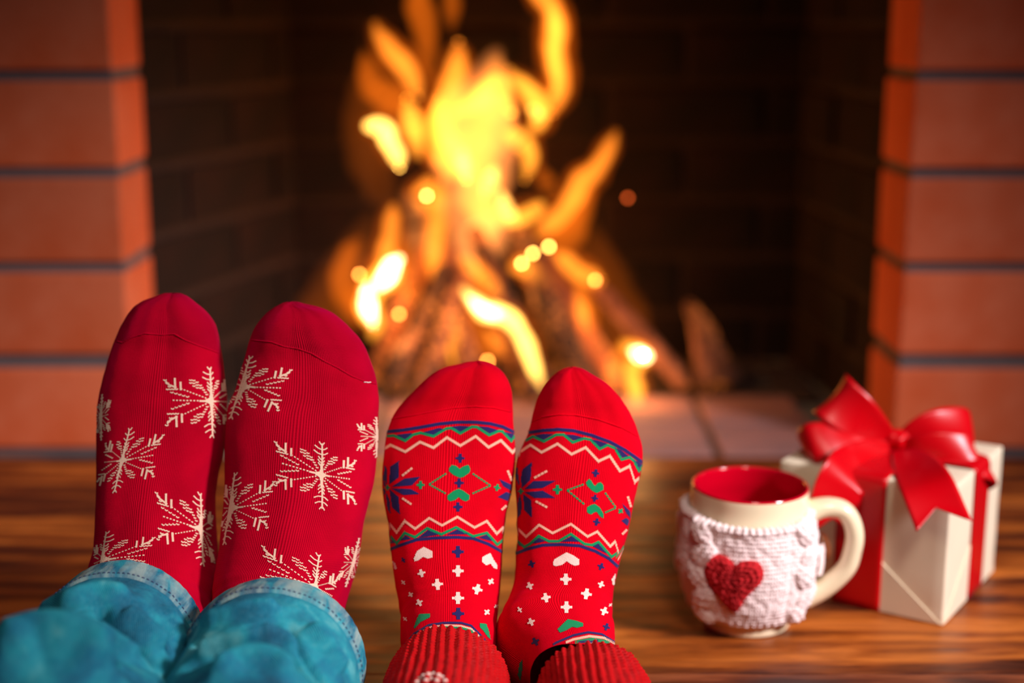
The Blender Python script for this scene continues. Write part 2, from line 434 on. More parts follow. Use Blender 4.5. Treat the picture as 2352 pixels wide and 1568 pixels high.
def LG(px, Yb, apx, apy, Ya, r, kind, label, split=False, seed=0, tap=0.18):
    a = Vector((Xof(px, Yb, 0.0), Yb, r*(0.55 if tap < 0.5 else 0.15))); b = atY(apx, apy, Ya)
    return log(a, b, r, kind, label, split, seed, tap)
LG(905, 1.74, 1040, 610, 1.80, 0.020, 0, 'blackened log leaning from the left foot of the fire', False, 1)
LG(965, 1.70, 1075, 600, 1.775, 0.013, 1, 'thin dark red stick beside the blackened left log', True, 2)
LG(1075, 1.735, 1020, 560, 1.82, 0.016, 1, 'upright burning stick rising behind the smaller left sock', False, 3)
LG(1245, 1.70, 1110, 560, 1.80, 0.017, 0, 'brown charred log slanting down between the patterned socks', True, 4)
LG(1205, 1.765, 1090, 520, 1.83, 0.015, 1, 'slender glowing stick in the middle of the fire', False, 5)
LG(1350, 1.72, 1215, 560, 1.81, 0.019, 0, 'thick brown log leaning above the smaller right sock', False, 6)
LG(1420, 1.76, 1235, 575, 1.84, 0.017, 1, 'firelit split log leaning from the right foot of the fire', True, 7)
LG(1580, 1.77, 1370, 655, 1.88, 0.014, 2, 'grey ashy stick lying lowest on the right of the fire', False, 8)
LG(860, 1.80, 985, 560, 1.86, 0.016, 1, 'outermost left stick wrapped in bright flame', True, 9)
LG(1652, 1.79, 1588, 690, 1.90, 0.031, 2, 'added pale wood piece standing in for the firelit corner right of the flames', True, 10, 0.72)  # wood shape added in place of the firelit patch of back wall
LG(1290, 1.86, 1180, 500, 1.87, 0.016, 0, 'dark log standing behind the centre of the fire', False, 11)

def flame_mat(name, col, s):
    m = bpy.data.materials.new(name); m.use_nodes = True; nt = m.node_tree; nt.nodes.clear()
    o = nt.nodes.new('ShaderNodeOutputMaterial'); e = nt.nodes.new('ShaderNodeEmission')
    e.inputs[0].default_value = (*col, 1); e.inputs[1].default_value = s
    nt.links.new(e.outputs[0], o.inputs['Volume']); m.cycles.homogeneous_volume = True
    return m
FMULT = 1.7
FM = {'dim': flame_mat('flame_deep_orange', (1, 0.17, 0.006), 16), 'org': flame_mat('flame_orange', (1, 0.27, 0.022), 62), 'yel': flame_mat('flame_yellow', (1, 0.36, 0.03), 88), 'bod': flame_mat('flame_body', (1, 0.27, 0.025), 30),
      'hot': flame_mat('flame_hot', (1, 0.52, 0.09), 230), 'wht': flame_mat('flame_white_hot', (1, 0.72, 0.30), 560), 'pnk': flame_mat('flame_pale', (1, 0.28, 0.06), 13), 'glo': flame_mat('added_glow', (1, 0.17, 0.008), 1.7), 'hal': flame_mat('flame_fringe', (1, 0.15, 0.004), 9)}
fire = empty('fire', (0.0, 1.80, 0.0)); tag(fire, 'bright orange and yellow flames rising from the leaning logs', 'fire')
Z7 = lambda x, y: (750 + x/1.6506, y/1.6506)
FL = [
 ('bod', 1.84, [(600, 930, 25), (595, 850, 60), (590, 750, 85), (560, 600, 100), (575, 480, 108), (615, 380, 92), (640, 280, 55), (650, 215, 12)]),
 ('pnk', 1.88, [(560, 1020, 30), (580, 900, 120), (560, 740, 150), (560, 560, 160), (590, 400, 140), (640, 260, 70), (650, 180, 15)]),
 ('yel', 1.81, [(700, 430, 15), (680, 380, 30), (650, 320, 40), (620, 350, 45), (560, 390, 38), (500, 420, 20), (470, 430, 6)]),
 ('yel', 1.80, [(760, 500, 10), (800, 470, 30), (805, 410, 42), (770, 350, 38), (720, 300, 25), (690, 260, 8)]),
 ('org', 1.83, [(850, 430, 12), (870, 380, 34), (885, 300, 40), (865, 200, 42), (868, 110, 44), (858, 30, 36), (800, -30, 32), (740, -90, 10)]),
 ('yel', 1.81, [(865, 360, 8), (875, 300, 20), (860, 200, 22), (868, 110, 26), (860, 50, 18), (840, 10, 6)]),
 ('org', 1.85, [(350, 360, 10), (330, 320, 32), (300, 250, 40), (240, 190, 36), (200, 130, 22), (180, 80, 6)]),
 ('dim', 1.87, [(330, 420, 20), (260, 380, 60), (180, 330, 52), (150, 250, 35), (140, 190, 8)]),
 ('hot', 1.77, [(145, 478, 8), (180, 478, 30), (215, 490, 36), (245, 545, 32), (268, 595, 30), (275, 635, 8)]),
 ('yel', 1.80, [(350, 600, 8), (345, 550, 28), (332, 480, 42), (315, 420, 32), (305, 375, 8)]),
 ('org', 1.86, [(500, 160, 8), (500, 210, 30), (490, 280, 44), (455, 390, 50), (430, 500, 54), (450, 600, 50), (480, 680, 20)]),
 ('yel', 1.82, [(430, 360, 8), (430, 430, 34), (440, 500, 36), (490, 570, 40), (520, 640, 38), (530, 700, 10)]),
 ('org', 1.79, [(250, 1080, 12), (225, 1000, 36), (240, 900, 32), (250, 820, 26), (255, 770, 8)]),
 ('wht', 1.73, [(285, 975, 6), (255, 1000, 26), (225, 1050, 32), (195, 1085, 18), (185, 1100, 5)]),
 ('wht', 1.72, [(160, 1075, 6), (155, 1110, 24), (158, 1160, 28), (172, 1205, 18), (178, 1235, 5)]),
 ('yel', 1.74, [(280, 960, 8), (240, 1030, 52), (170, 1100, 50), (160, 1170, 50), (185, 1230, 34), (170, 1290, 10)]),
 ('yel', 1.76, [(505, 1420, 10), (500, 1360, 34), (490, 1280, 34), (480, 1200, 18), (475, 1150, 6)]),
 ('org', 1.80, [(490, 1200, 8), (460, 1130, 30), (425, 1030, 40), (410, 930, 40), (420, 830, 36), (430, 740, 30), (440, 680, 8)]),
 ('org', 1.83, [(380, 800, 10), (375, 770, 40), (375, 725, 44), (400, 680, 14)]),
 ('pnk', 1.86, [(330, 960, 12), (345, 880, 50), (330, 800, 42), (300, 730, 20)]),
 ('pnk', 1.87, [(460, 1120, 20), (540, 980, 80), (620, 880, 100), (600, 800, 60)]),
 ('hot', 1.70, [(512, 1085, 6), (545, 1125, 26), (600, 1180, 40), (670, 1195, 38), (725, 1240, 34), (765, 1330, 32), (800, 1430, 20), (825, 1480, 5)]),
 ('wht', 1.695, [(530, 1115, 4), (570, 1155, 18), (620, 1185, 24), (660, 1190, 10), (680, 1190, 3)]),
 ('org', 1.74, [(500, 965, 8), (545, 1010, 34), (600, 1060, 38), (640, 1100, 26), (665, 1130, 6)]),
 ('org', 1.77, [(600, 1250, 6), (640, 1290, 26), (680, 1340, 20), (700, 1380, 5)]),
 ('org', 1.80, [(790, 900, 10), (850, 850, 38), (910, 790, 38), (970, 690, 42), (1030, 630, 32), (1075, 550, 24), (1100, 495, 5)]),
 ('dim', 1.85, [(760, 960, 20), (900, 900, 60), (960, 800, 50), (990, 700, 30)]),
 ('yel', 1.79, [(640, 840, 10), (690, 830, 28), (760, 815, 34), (805, 785, 24), (825, 765, 6)]),
 ('dim', 1.84, [(850, 760, 10), (840, 710, 38), (820, 660, 30), (800, 620, 8)]),
 ('org', 1.78, [(690, 1020, 8), (740, 1010, 40), (800, 1040, 36), (850, 1110, 30), (880, 1180, 10)]),
 ('org', 1.77, [(860, 950, 8), (905, 990, 34), (960, 1035, 38), (1020, 1060, 34), (1045, 1062, 8)]),
 ('dim', 1.77, [(940, 1060, 12), (970, 1150, 44), (985, 1250, 50), (1030, 1350, 44), (1070, 1430, 10)]),
 ('org', 1.79, [(950, 1080, 6), (965, 1150, 24), (985, 1240, 22), (1010, 1300, 8)]),
 ('yel', 1.70, [(1120, 1290, 6), (1135, 1310, 26), (1190, 1345, 40), (1160, 1400, 34), (1172, 1480, 34), (1180, 1540, 8)]),
 ('wht', 1.695, [(1150, 1325, 5), (1180, 1340, 26), (1205, 1350, 26), (1228, 1352, 5)]),
 ('org', 1.75, [(1100, 1320, 8), (1095, 1370, 30), (1080, 1430, 26), (1080, 1480, 6)]),
 ('hot', 1.78, [(640, 630, 5), (622, 680, 26), (605, 720, 18), (595, 750, 5)]),
 ('hot', 1.78, [(660, 720, 5), (675, 780, 24), (700, 825, 22), (715, 855, 5)]),
 ('hot', 1.80, [(520, 560, 5), (520, 620, 22), (530, 680, 6)]),
 ('hot', 1.79, [(820, 440, 5), (795, 425, 18), (770, 400, 5)]),
 ('yel', 1.80, [(660, 500, 8), (720, 520, 36), (760, 560, 34), (770, 620, 26), (750, 680, 8)]),
 ('dim', 1.90, [(390, 300, 20), (375, 130, 46), (345, 0, 50), (330, -100, 12)]),
 ('dim', 1.90, [(470, 120, 10), (475, 30, 34), (470, -60, 26), (465, -110, 8)]),
 ('dim', 1.89, [(110, 1200, 30), (60, 1080, 50), (90, 960, 40), (130, 900, 10)]),
 ('dim', 1.80, [(600, 1400, 10), (610, 1340, 44), (560, 1240, 50), (540, 1150, 20)]),
 ('glo', 1.93, [(-60, 1330, 60), (0, 1220, 130), (70, 1080, 120), (130, 930, 80), (170, 800, 20)]),  # glow volumes added for the firebox glow around the fire, not flame tongues
 ('glo', 1.93, [(1180, 1450, 60), (1130, 1300, 130), (1060, 1120, 120), (1000, 950, 90), (980, 800, 20)]),
 ('glo', 1.95, [(250, 820, 30), (180, 640, 90), (170, 460, 110), (200, 280, 90), (260, 120, 30)]),
 ('dim', 1.80, [(360, 1150, 20), (300, 1060, 60), (300, 960, 50), (300, 880, 14)]),
]
for kind, Y, pts in FL:
    dense = catmull(pts, 26); path = []; rad = []
    k0 = Y/FPX/1.6506*1.0
    for i, (x, y, r) in enumerate(dense):
        px, py = Z7(x, y)
        path.append(atY(px, py, Y + 0.008*noise.noise(Vector((i*0.3, Y*50, 1.0))))); rad.append(max(r, 2)*k0)
    seg = 14
    for halo in ((0, 1) if kind not in ('dim', 'pnk', 'bod', 'glo') else (0,)):
        vs, fs = tube(path, [r*(1.5 if halo else 1.0) + (0.004 if halo else 0) for r in rad], seg, up=Vector((0, 1, 0)))
        for i, v in enumerate(vs):
            c = path[i//seg]; vs[i] = c + (v-c)*(1 + (0.7 if kind in ('bod', 'pnk') else 0.25)*noise.noise(v*(30 if kind in ('bod', 'pnk') else 55) + Vector((Y*9, halo*5, 0))))
        mk('flame', vs, fs, FM['hal' if halo else kind], fire)  # the added glow volumes carry this name too
def emis(name, col, s):
    t = NT(name); t.set(Base_Color=(0.02, 0.01, 0.01, 1), Emission_Color=(*col, 1), Emission_Strength=s); return t.m
SPm = {'a': emis('spark_yellow', (1, 0.48, 0.09), 36), 'b': emis('spark_orange', (1, 0.32, 0.05), 26), 'c': emis('spark_dim', (1, 0.13, 0.02), 5), 'd': emis('spark_white', (1, 0.8, 0.45), 130)}
for x, y, k, Y in ((740, 998, 'a', 1.745), (782, 960, 'a', 1.75), (843, 935, 'a', 1.75), (275, 1190, 'b', 1.73), (125, 1040, 'b', 1.75), (1142, 750, 'c', 1.78), (1018, 1062, 'b', 1.73), (1200, 1345, 'd', 1.70), (610, 1368, 'b', 1.74), (380, 742, 'a', 1.77)):
    px, py = Z7(x, y); c = atY(px, py, Y); bm = bmesh.new(); bmesh.ops.create_icosphere(bm, subdivisions=2, radius=0.0024)
    for v in bm.verts: v.co = c + v.co*(1+0.2*noise.noise(v.co*900))
    mk_bm('ember', bm, SPm[k], fire)
# ---------------------------------------------------------------- people: socked feet
def z1(*p): return [(180+x/3.2667, 640+y/3.2667) for x, y in p]
def z2(*p): return [(180+x/3.2667, 1088+y/3.2667) for x, y in p]
def z3(*p): return [(840+x/3.5636, 800+y/3.5636) for x, y in p]
def z4(*p): return [(840+x/3.5636, 1128+y/3.5636) for x, y in p]

class Foot:
    """outline tables: left/right silhouette (row -> px); side profile stations in (p, q) of the foot"""
    def __init__(s, left, right, Yh, lean, L, leg, toe, wales, hw, flare=None):
        s.left = sorted((y, x) for x, y in left); s.right = sorted((y, x) for x, y in right)
        top = max(s.left[0][0], s.right[0][0]); pk = (s.left[0][1] + s.right[0][1])/2
        s.Yh, s.lean = Yh, lean
        # stretch the foot so that its tip meets the highest row
        for _ in range(40):
            Y, z = s.W(L, 0.018); r = rowof(Y, z)
            L += (r - top)/FPX*0.9
        s.L = L
        k = L/0.25
        st_ = []   # p, q, ang, front, back
        for a in (0, 3, 8, 14, 22, 32, 44, 58, 74, 90):
            al = R(a); p = L*(1 - 0.13*(1-cos(al))); th = 0.0185*k*sin(al)**0.8
            st_.append((p, 0.019*k - 0.002*(1-sin(al)), 0, th*1.0, th*0.95, 'o'))
        st_ += [(0.82*L, .0205*k, 0, .0205*k, .0195*k, 'o'), (0.76*L, .0225*k, 0, .0225*k, .0215*k, 'o'), (0.69*L, .0245*k, 0, .026*k, .0235*k, 'o'), (0.60*L, .027*k, 0, .031*k, .025*k, 'o'),
                (0.51*L, .031*k, 2, .0355*k, .027*k, 'o'), (0.43*L, .036*k, 8, .0385*k, .033*k, 'o'), (0.36*L, .041*k, 18, .040*k, .043*k, 'o'),
                (0.300*L, .048*k, 32, .0405*k, .058*k, 'o'), (0.250*L, .059*k, 47, .040*k, .0640*k, 'o'), (0.215*L, .073*k, 64, .0385*k, .056*k, 'o'),
                (0.203*L, .090*k, 79, .0345*k, .046*k, 'm'), (0.197*L, .112*k, 88, .0285*k, .037*k, 'g'), (0.192*L, .135*k, 91, .025*k, .034*k, 'g')]
        rows = []
        for (p, q, ang, fr, bk, kind) in st_:
            Y, z = s.W(p, q); rr = rowof(Y, z)
            l = interp(s.left, rr)[0]; r_ = interp(s.right, rr)[0]
            Xl, Xr = Xof(l, Y, z), Xof(r_, Y, z)
            if kind == 'g': Xc, h_ = leg(q, Y), hw
            elif kind == 'm': Xc, h_ = (Xl+Xr)/4 + leg(q, Y)/2, ((Xr-Xl)/2 + hw)/2
            else: Xc, h_ = (Xl+Xr)/2, (Xr-Xl)/2
            rows.append([p, q, R(ang), fr, bk, Xc, h_])
        NR, NP = 170, 160; s.NR, s.NP = NR, NP
        dense = catmull([tuple(r) for r in rows], NR)
        # the outlines near the tip are read again row by row
        n_tip = 0; s.grid = []
        for i, (p, q, ang, fr, bk, Xc, h_) in enumerate(dense):
            x = i/(NR-1)*(len(rows)-1)
            Y, z = s.W(p, q)
            if x < 17.0:
                rr = rowof(Y, z); l = interp(s.left, rr)[0]; r_ = interp(s.right, rr)[0]
                Xl, Xr = Xof(l, Y, z), Xof(r_, Y, z); Xc, h_ = (Xl+Xr)/2, (Xr-Xl)/2
            dense[i] = (p, q, ang, fr, bk, Xc, max(h_, 0.0001))
        # smooth the read-out
        for _ in range(3):
            dd = list(dense)
            for i in range(4, NR-1):
                dd[i] = dense[i][:5] + tuple((dense[i-1][j]+2*dense[i][j]+dense[i+1][j])/4 for j in (5, 6))
            dense = dd
        for i, (p, q, ang, fr, bk, Xc, h_) in enumerate(dense):
            Y, z = s.W(p, q); C0 = Vector((Xc, Y, z))
            N = s.dirv(ang); ring = []
            toe_f = max(0.0, min(1.0, (p/s.L - 0.70)/0.22))
            for j in range(NP):
                ph = 2*pi*j/NP; c, n_ = cos(ph), sin(ph)
                e = 2/2.35
                a = (abs(c)**e)*(1 if c >= 0 else -1); b = (abs(n_)**e)*(1 if n_ >= 0 else -1)
                hgt = fr*b if n_ >= 0 else bk*b
                if n_ > 0 and toe:
                    tx = a*toe     # +1 on the big-toe side
                    w_ = sin(min(1.0, toe_f)*pi*0.5)
                    fade = n_**0.6
                    hgt += fade*w_*0.0030*(math.exp(-((tx-0.55)/0.30)**2)*1.0 - 0.22*math.exp(-((tx-0.12)/0.12)**2) + 0.10*cos((tx+0.3)*15)*(1 if tx < 0.1 else 0))
                    # metatarsal tendons and ankle bones
                    mid = math.exp(-((p/s.L-0.52)/0.12)**2)
                    hgt += fade*mid*0.0006*cos(tx*9)
                co = C0 + Vector((a*h_, 0, 0)) + N*hgt
                wr = 0.0006*noise.noise(Vector((co.x*40, co.y*40, co.z*28+3))) + 0.00025*noise.noise(co*140)
                if 0.30*s.L > p*1.0 and ang > 0.3 and n_ > 0: wr += 0.0003*sin(i*0.9)*math.exp(-((ang-0.9)/0.35)**2)
                ring.append(co + (co-C0).normalized()*wr if (co-C0).length > 1e-6 else co)
            s.grid.append(ring)
        s.wales = wales
        vs = [v for r in s.grid for v in r]; fs = []
        for i in range(NR-1):
            for j in range(NP):
                j2 = (j+1) % NP; fs.append((i*NP+j, i*NP+j2, (i+1)*NP+j2, (i+1)*NP+j))
        s.vs, s.fs = vs, fs
        s.bvh = BVHTree.FromPolygons(vs, fs)
        s.len = [0.0]
        for i in range(1, NR): s.len.append(s.len[-1] + (s.grid[i][NP//4]-s.grid[i-1][NP//4]).length)
    def W(s, p, q):
        return s.Yh + p*sin(s.lean) - q*cos(s.lean), p*cos(s.lean) + q*sin(s.lean)*0.6 + 0.001
    def dirv(s, ang):
        Q = Vector((0, -cos(s.lean), sin(s.lean))); P = Vector((0, sin(s.lean), cos(s.lean)))
        return Q*cos(ang) + P*sin(ang)
    def hit(s, px, py):
        d = ray(px, py).normalized(); h = s.bvh.ray_cast(Vector((0, 0, HC)), d)
        if h[0] is None: return None
        n = h[1]; n = n if n.dot(d) < 0 else -n
        return h[0], n, h[2]
    def at(s, t, ph, off=0.0003):
        i = max(0, min(s.NR-2, int(t))); a = t - i; x = (ph % (2*pi))/(2*pi)*s.NP; j = int(x) % s.NP; b = x - int(x); j2 = (j+1) % s.NP
        g = s.grid
        v = (g[i][j]*(1-b)+g[i][j2]*b)*(1-a) + (g[i+1][j]*(1-b)+g[i+1][j2]*b)*a
        n = (g[i][j2]-g[i][j]).cross(g[i+1][j]-g[i][j]); n.normalize()
        c = sum((g[i][k] for k in range(0, s.NP, 16)), Vector())/(s.NP//16)
        if n.dot(v-c) < 0: n = -n
        return v + n*off
    def build(s, person, mat, mat_toe, seam_px, cut=169):
        # toe cap above the seam line, foot tube below
        sy = sorted(seam_px); seam_rows = []
        vs, fs = s.vs, s.fs; NP = s.NP
        def above(f):
            i = f[0]//NP; j = f[0] % NP; c = (vs[f[0]]+vs[f[2]])/2
            ph = 2*pi*(j+.5)/NP
            d = c - Vector((0, 0, HC)); px = 1176 + FPX*d.x/(d.y*ct-d.z*st); py = rowof(c.y, c.z)
            row = interp([(x, y) for x, y in sy], px)[0]
            if sin(ph) < 0:   # round the back of the toes
                row = interp([(x, y) for x, y in sy], px)[0] - 10
            return py < row and i < 100
        A_, B_ = [], []
        for f in fs: (A_ if above(f) else B_).append(f)
        wn = s.wales
        def uvf(f):
            out = []
            j0 = f[0] % NP
            for k, vi in enumerate(f):
                i, j = divmod(vi, NP)
                if j == 0 and j0 == NP-1: j = NP
                out.append((j/NP*wn, s.len[i]/0.0011))
            return out
        def sub(F):
            idx = {}; v2 = []; f2 = []
            for f in F:
                q = []
                for vi in f:
                    if vi not in idx: idx[vi] = len(v2); v2.append(vs[vi])
                    q.append(idx[vi])
                f2.append(tuple(q))
            return v2, f2
        v2, f2 = sub(B_); sock = mk('sock', v2, f2, mat, person, uvs=[uvf(f) for f in B_])
        v3, f3 = sub(A_); mk('toe_cap', v3, f3, mat_toe, sock, uvs=[uvf(f) for f in A_])
        # raised seam
        pts = []
        for k in range(len(sy)-1):
            for t in range(8):
                x = sy[k][0] + (sy[k+1][0]-sy[k][0])*t/8; y = sy[k][1] + (sy[k+1][1]-sy[k][1])*t/8; h = s.hit(x, y)
                if h: pts.append(h[0] + h[1]*0.0001 + h[1]*0.0002*noise.noise(Vector((x*.4, y*.4, 0))))
        if len(pts) > 3:
            v, f = tube(pts, [0.00055+0.0002*noise.noise(Vector((i*0.8, 0, 1))) for i in range(len(pts))], 6); mk('toe_seam', v, f, mat_toe, sock)
        s.sock = sock
        return sock

class Decal:
    """knitted-in motif: stitches laid on the sock surface"""
    def __init__(s, foot): s.F = foot; s.a = Acc()
    def quad(s, pts, off=0.00028):
        out = []
        for x, y in pts:
            h = s.F.hit(x, y)
            if h is None: return
            out.append(h[0] + h[1]*off)
        if max((out[0]-p).length for p in out) > 0.02: return
        s.a.add((out, [(0, 1, 2, 3)]))
    def column(s, x0, x1, y0, y1, off=0.00028):
        n = max(1, int((y1-y0)/4.5)); 
        for k in range(n):
            a = y0 + (y1-y0)*k/n; b = y0 + (y1-y0)*(k+1)/n
            s.quad([(x0, a), (x1, a), (x1, b), (x0, b)], off)
    def poly(s, P, off=0.00028, cw=1.8, ser=0.9):
        xs = [p[0] for p in P]; x = math.floor(min(xs)/cw)*cw; k = 0
        while x < max(xs):
            xm = x + cw/2; ys = []
            for (ax, ay), (bx, by) in zip(P, P[1:]+P[:1]):
                if (ax <= xm) != (bx <= xm): ys.append(ay + (by-ay)*(xm-ax)/(bx-ax))
            ys.sort(); j = ser if int(round(x/cw)) % 2 else -ser
            for a, b in zip(ys[::2], ys[1::2]):
                if b - a > 0.3: s.column(x, x+cw+0.05, a+j*0.5, b+j*0.5+0.3, off)
            x += cw
    def line(s, P, th, off=0.00028, cw=1.8):
        """polyline drawn as a run of stitches th px tall"""
        for (ax, ay), (bx, by) in zip(P, P[1:]):
            if abs(bx-ax) > 1.5:
                sl = abs(by-ay)/abs(bx-ax); v = th*min(sqrt(1+sl*sl), 2.2)/2
                s.poly([(ax, ay-v), (bx, by-v), (bx, by+v), (ax, ay+v)] if ax < bx else [(bx, by-v), (ax, ay-v), (ax, ay+v), (bx, by+v)], off, cw)
            else: s.stroke([(ax, ay), (bx, by)], th, off)
    def stroke(s, P, th, off=0.0003, step=4.0, taper=None):
        L_ = [];
        for (ax, ay), (bx, by) in zip(P, P[1:]):
            d = sqrt((bx-ax)**2+(by-ay)**2); n = max(1, int(d/step))
            if d < 1e-6: continue
            nx, ny = -(by-ay)/d*th/2, (bx-ax)/d*th/2
            for k in range(n):
                a = k/n; b = (k+1)/n
                p = (ax+(bx-ax)*a, ay+(by-ay)*a); q = (ax+(bx-ax)*b, ay+(by-ay)*b)
                s.quad([(p[0]+nx, p[1]+ny), (q[0]+nx, q[1]+ny), (q[0]-nx, q[1]-ny), (p[0]-nx, p[1]-ny)], off)
    def dash(s, P, th, n, duty=0.62):
        (ax, ay), (bx, by) = P
        for k in range(n):
            a = k/n; b = a + duty/n
            s.stroke([(ax+(bx-ax)*a, ay+(by-ay)*a), (ax+(bx-ax)*b, ay+(by-ay)*b)], th)
    def cross(s, x, y, w, th=None, ratio=1.25, rot=0.0):
        th = th or w*0.30; c, n_ = cos(rot), sin(rot)
        def q(pts): return [(x + a*c - b*n_, y + a*n_ + b*c) for a, b in pts]
        h = w/2
        s.stroke(q([(-h, 0), (h, 0)]), th*0.75); s.stroke(q([(0, -h/ratio), (0, h/ratio)]), th*1.1); s.stroke(q([(-h*.5, 0), (h*.5, 0)]), th*1.3)
    def mk(s, name, mat):
        if s.a.v: return mk(name, s.a.v, s.a.f, mat, s.F.sock)

def snowflake(F, c, up, dn, lf, rt, mat, th=3.2):
    """c centre px; up, dn, lf, rt = px vectors of the four half axes"""
    D = Decal(F)
    def T(a, b):
        hx = rt if a >= 0 else lf; vy = up if b >= 0 else dn
        return (c[0] + abs(a)*hx[0] + abs(b)*vy[0], c[1] + abs(a)*hx[1] + abs(b)*vy[1])
    def L(pts, w=th, step=4): D.stroke([T(*p) for p in pts], w, step=step)
    for k in range(6):  # heavy heart of the flake
        L([(-0.14+0.0*k, 0.0), (0.0, 0.10), (0.14, 0.0), (0.0, -0.10), (-0.14, 0.0)], th*1.0); break
    L([(-0.13, 0), (0.13, 0)], th*2.6); L([(0, -0.16), (0, 0.16)], th*2.6); L([(-0.28, 0.0), (0.28, 0.0)], th*1.3)
    L([(0, -1), (0, 1)], th*1.15); L([(0, -0.36), (0, 0.36)], th*1.8)
    for sg in (-1, 1):
        for hgt, wd in ((0.97, 0.07), (0.82, 0.17), (0.66, 0.19), (0.40, 0.09), (0.30, 0.08), (0.50, 0.08)):
            L([(-wd, sg*(hgt+0.07)), (-wd*0.5, sg*(hgt+0.0)), (0, sg*(hgt-0.02)), (wd*0.5, sg*hgt), (wd, sg*(hgt+0.07))], th*0.85)
    def vee(a, b, s_=0.05, w=0.8):
        L([(a-s_, b+s_*0.8), (a, b), (a+s_, b+s_*0.8)], th*w, 9)
    def dots(a, b, n=8, w=0.8):
        for k in range(n):
            u = (k+0.2)/n; v = (k+0.75)/n
            L([(a[0]+(b[0]-a[0])*u, a[1]+(b[1]-a[1])*u), (a[0]+(b[0]-a[0])*v, a[1]+(b[1]-a[1])*v)], th*w, 9)
    for sx in (-1, 1):
        dots((sx*0.12, 0.0), (sx*0.92, 0.04), 10, 0.95)
        for k in range(5):
            a = 0.55 + 0.09*k; 
            for sg in (-1, 1):
                vee(sx*a, sg*(0.10 + 0.035*k) + 0.02, 0.038, 0.8)
        for sg in (-1, 1):
            e = (sx*0.95, sg*0.50)
            dots((sx*0.10, sg*0.07), (sx*0.72, sg*0.40), 9, 0.85)
            L([(sx*0.70, sg*0.34), (sx*0.70, sg*0.60)], th*1.5); L([(sx*0.83, sg*0.40), (sx*0.83, sg*0.72)], th*1.5)
            L([(sx*0.80, sg*0.42), (sx*0.98, sg*0.52), (sx*1.05, sg*0.62)], th*1.3)
            for k in range(4): vee(sx*(0.80+0.07*k), sg*(0.36 + 0.0*k) , 0.035, 0.9)
            for k in range(3): vee(sx*(0.96+0.05*k), sg*(0.46+0.10*k)-0.02, 0.04, 0.9)
            # hatched diamond between the arms
            for r_ in range(4):
                m = (2, 3, 3, 2)[r_]
                for k in range(m): vee(sx*(0.24 + 0.075*r_ + 0.0), sg*(0.42 + 0.085*(k-(m-1)/2) + 0.055*r_), 0.034, 0.8)
            for k in range(4): vee(sx*(0.10+0.035*k), sg*(0.18+0.07*k), 0.03, 0.8)
    D.mk('snowflake', mat)

# --- outlines read off as rows of the feet
A_left = z1((650,105),(560,135),(480,165),(420,205),(385,250),(350,305),(322,355),(300,405),(268,485),(230,600),(205,690),(180,775),(155,900),(149,1000),(150,1100),(150,1250),(152,1400),(155,1568))+z2((152,300),(153,420),(146,550),(127,650),(105,720),(95,800),(110,950))
A_right = z1((700,105),(760,108),(810,130),(850,162),(905,205),(950,245),(990,290),(1020,335),(1038,380),(1050,430),(1064,510),(1085,640),(1100,800),(1113,925),(1108,1080),(1100,1200),(1080,1350),(1050,1500))+z2((1037,30),(1025,150),(1018,400),(1025,600),(1030,700),(1020,850),(990,1000))
B_left = z1((1580,168),(1530,182),(1470,213),(1420,250),(1378,295),(1345,335),(1318,375),(1285,450),(1264,540),(1215,700),(1175,850),(1125,935),(1110,1100),(1103,1250),(1105,1400),(1111,1568))+z2((1108,60),(1100,250),(1085,400),(1070,550),(1045,700),(1030,800),(1015,920),(1010,1100))
B_right = z1((1640,170),(1700,192),(1780,208),(1850,230),(1905,258),(1955,295),(2010,345),(2055,395),(2100,440),(2135,490),(2170,560),(2195,630),(2225,710),(2242,780),(2258,900),(2253,1000),(2247,1200),(2230,1400),(2215,1568))+z2((2205,110),(2180,220),(2150,330),(2115,520),(2090,660),(2050,780),(2010,880),(1970,980),(1930,1100))
C_left = z3((900,103),(820,112),(760,130),(700,140),(640,155),(590,178),(540,212),(490,252),(450,292),(405,335),(360,382),(310,435),(260,492),(225,545),(198,605),(165,720),(150,850),(137,1030),(145,1200),(170,1350),(195,1560))+z4((190,250),(205,450),(230,650),(250,800),(280,950),(292,1100),(285,1200),(272,1280))
C_right = z3((930,103),(975,108),(1020,122),(1060,142),(1095,168),(1125,198),(1150,235),(1172,275),(1188,320),(1197,370),(1201,460),(1208,640),(1222,780),(1226,900),(1212,1080),(1186,1230),(1160,1310),(1140,1450),(1126,1560))+z4((1127,360),(1115,500),(1110,650),(1095,850),(1080,1000),(1070,1150),(1063,1330))
D_left = z3((1680,153),(1640,158),(1605,170),(1565,192),(1528,225),(1490,265),(1460,302),(1435,345),(1418,385),(1400,430),(1378,500),(1355,590),(1320,720),(1283,790),(1246,880),(1226,980),(1221,1100),(1236,1300),(1244,1568))+z4((1235,300),(1230,500),(1225,650),(1208,770),(1175,870),(1150,950),(1120,1020),(1090,1080),(1072,1140),(1065,1200))
D_right = z3((1720,153),(1760,160),(1800,178),(1840,205),(1885,232),(1930,255),(1970,282),(2012,318),(2050,362),(2090,410),(2125,460),(2155,510),(2183,565),(2210,625),(2232,685),(2262,780),(2271,880),(2263,960),(2230,1100),(2180,1310),(2150,1450),(2130,1560))+z4((2180,130),(2150,300),(2100,480),(2065,640),(2030,800),(2010,1000),(2020,1100),(2045,1250))

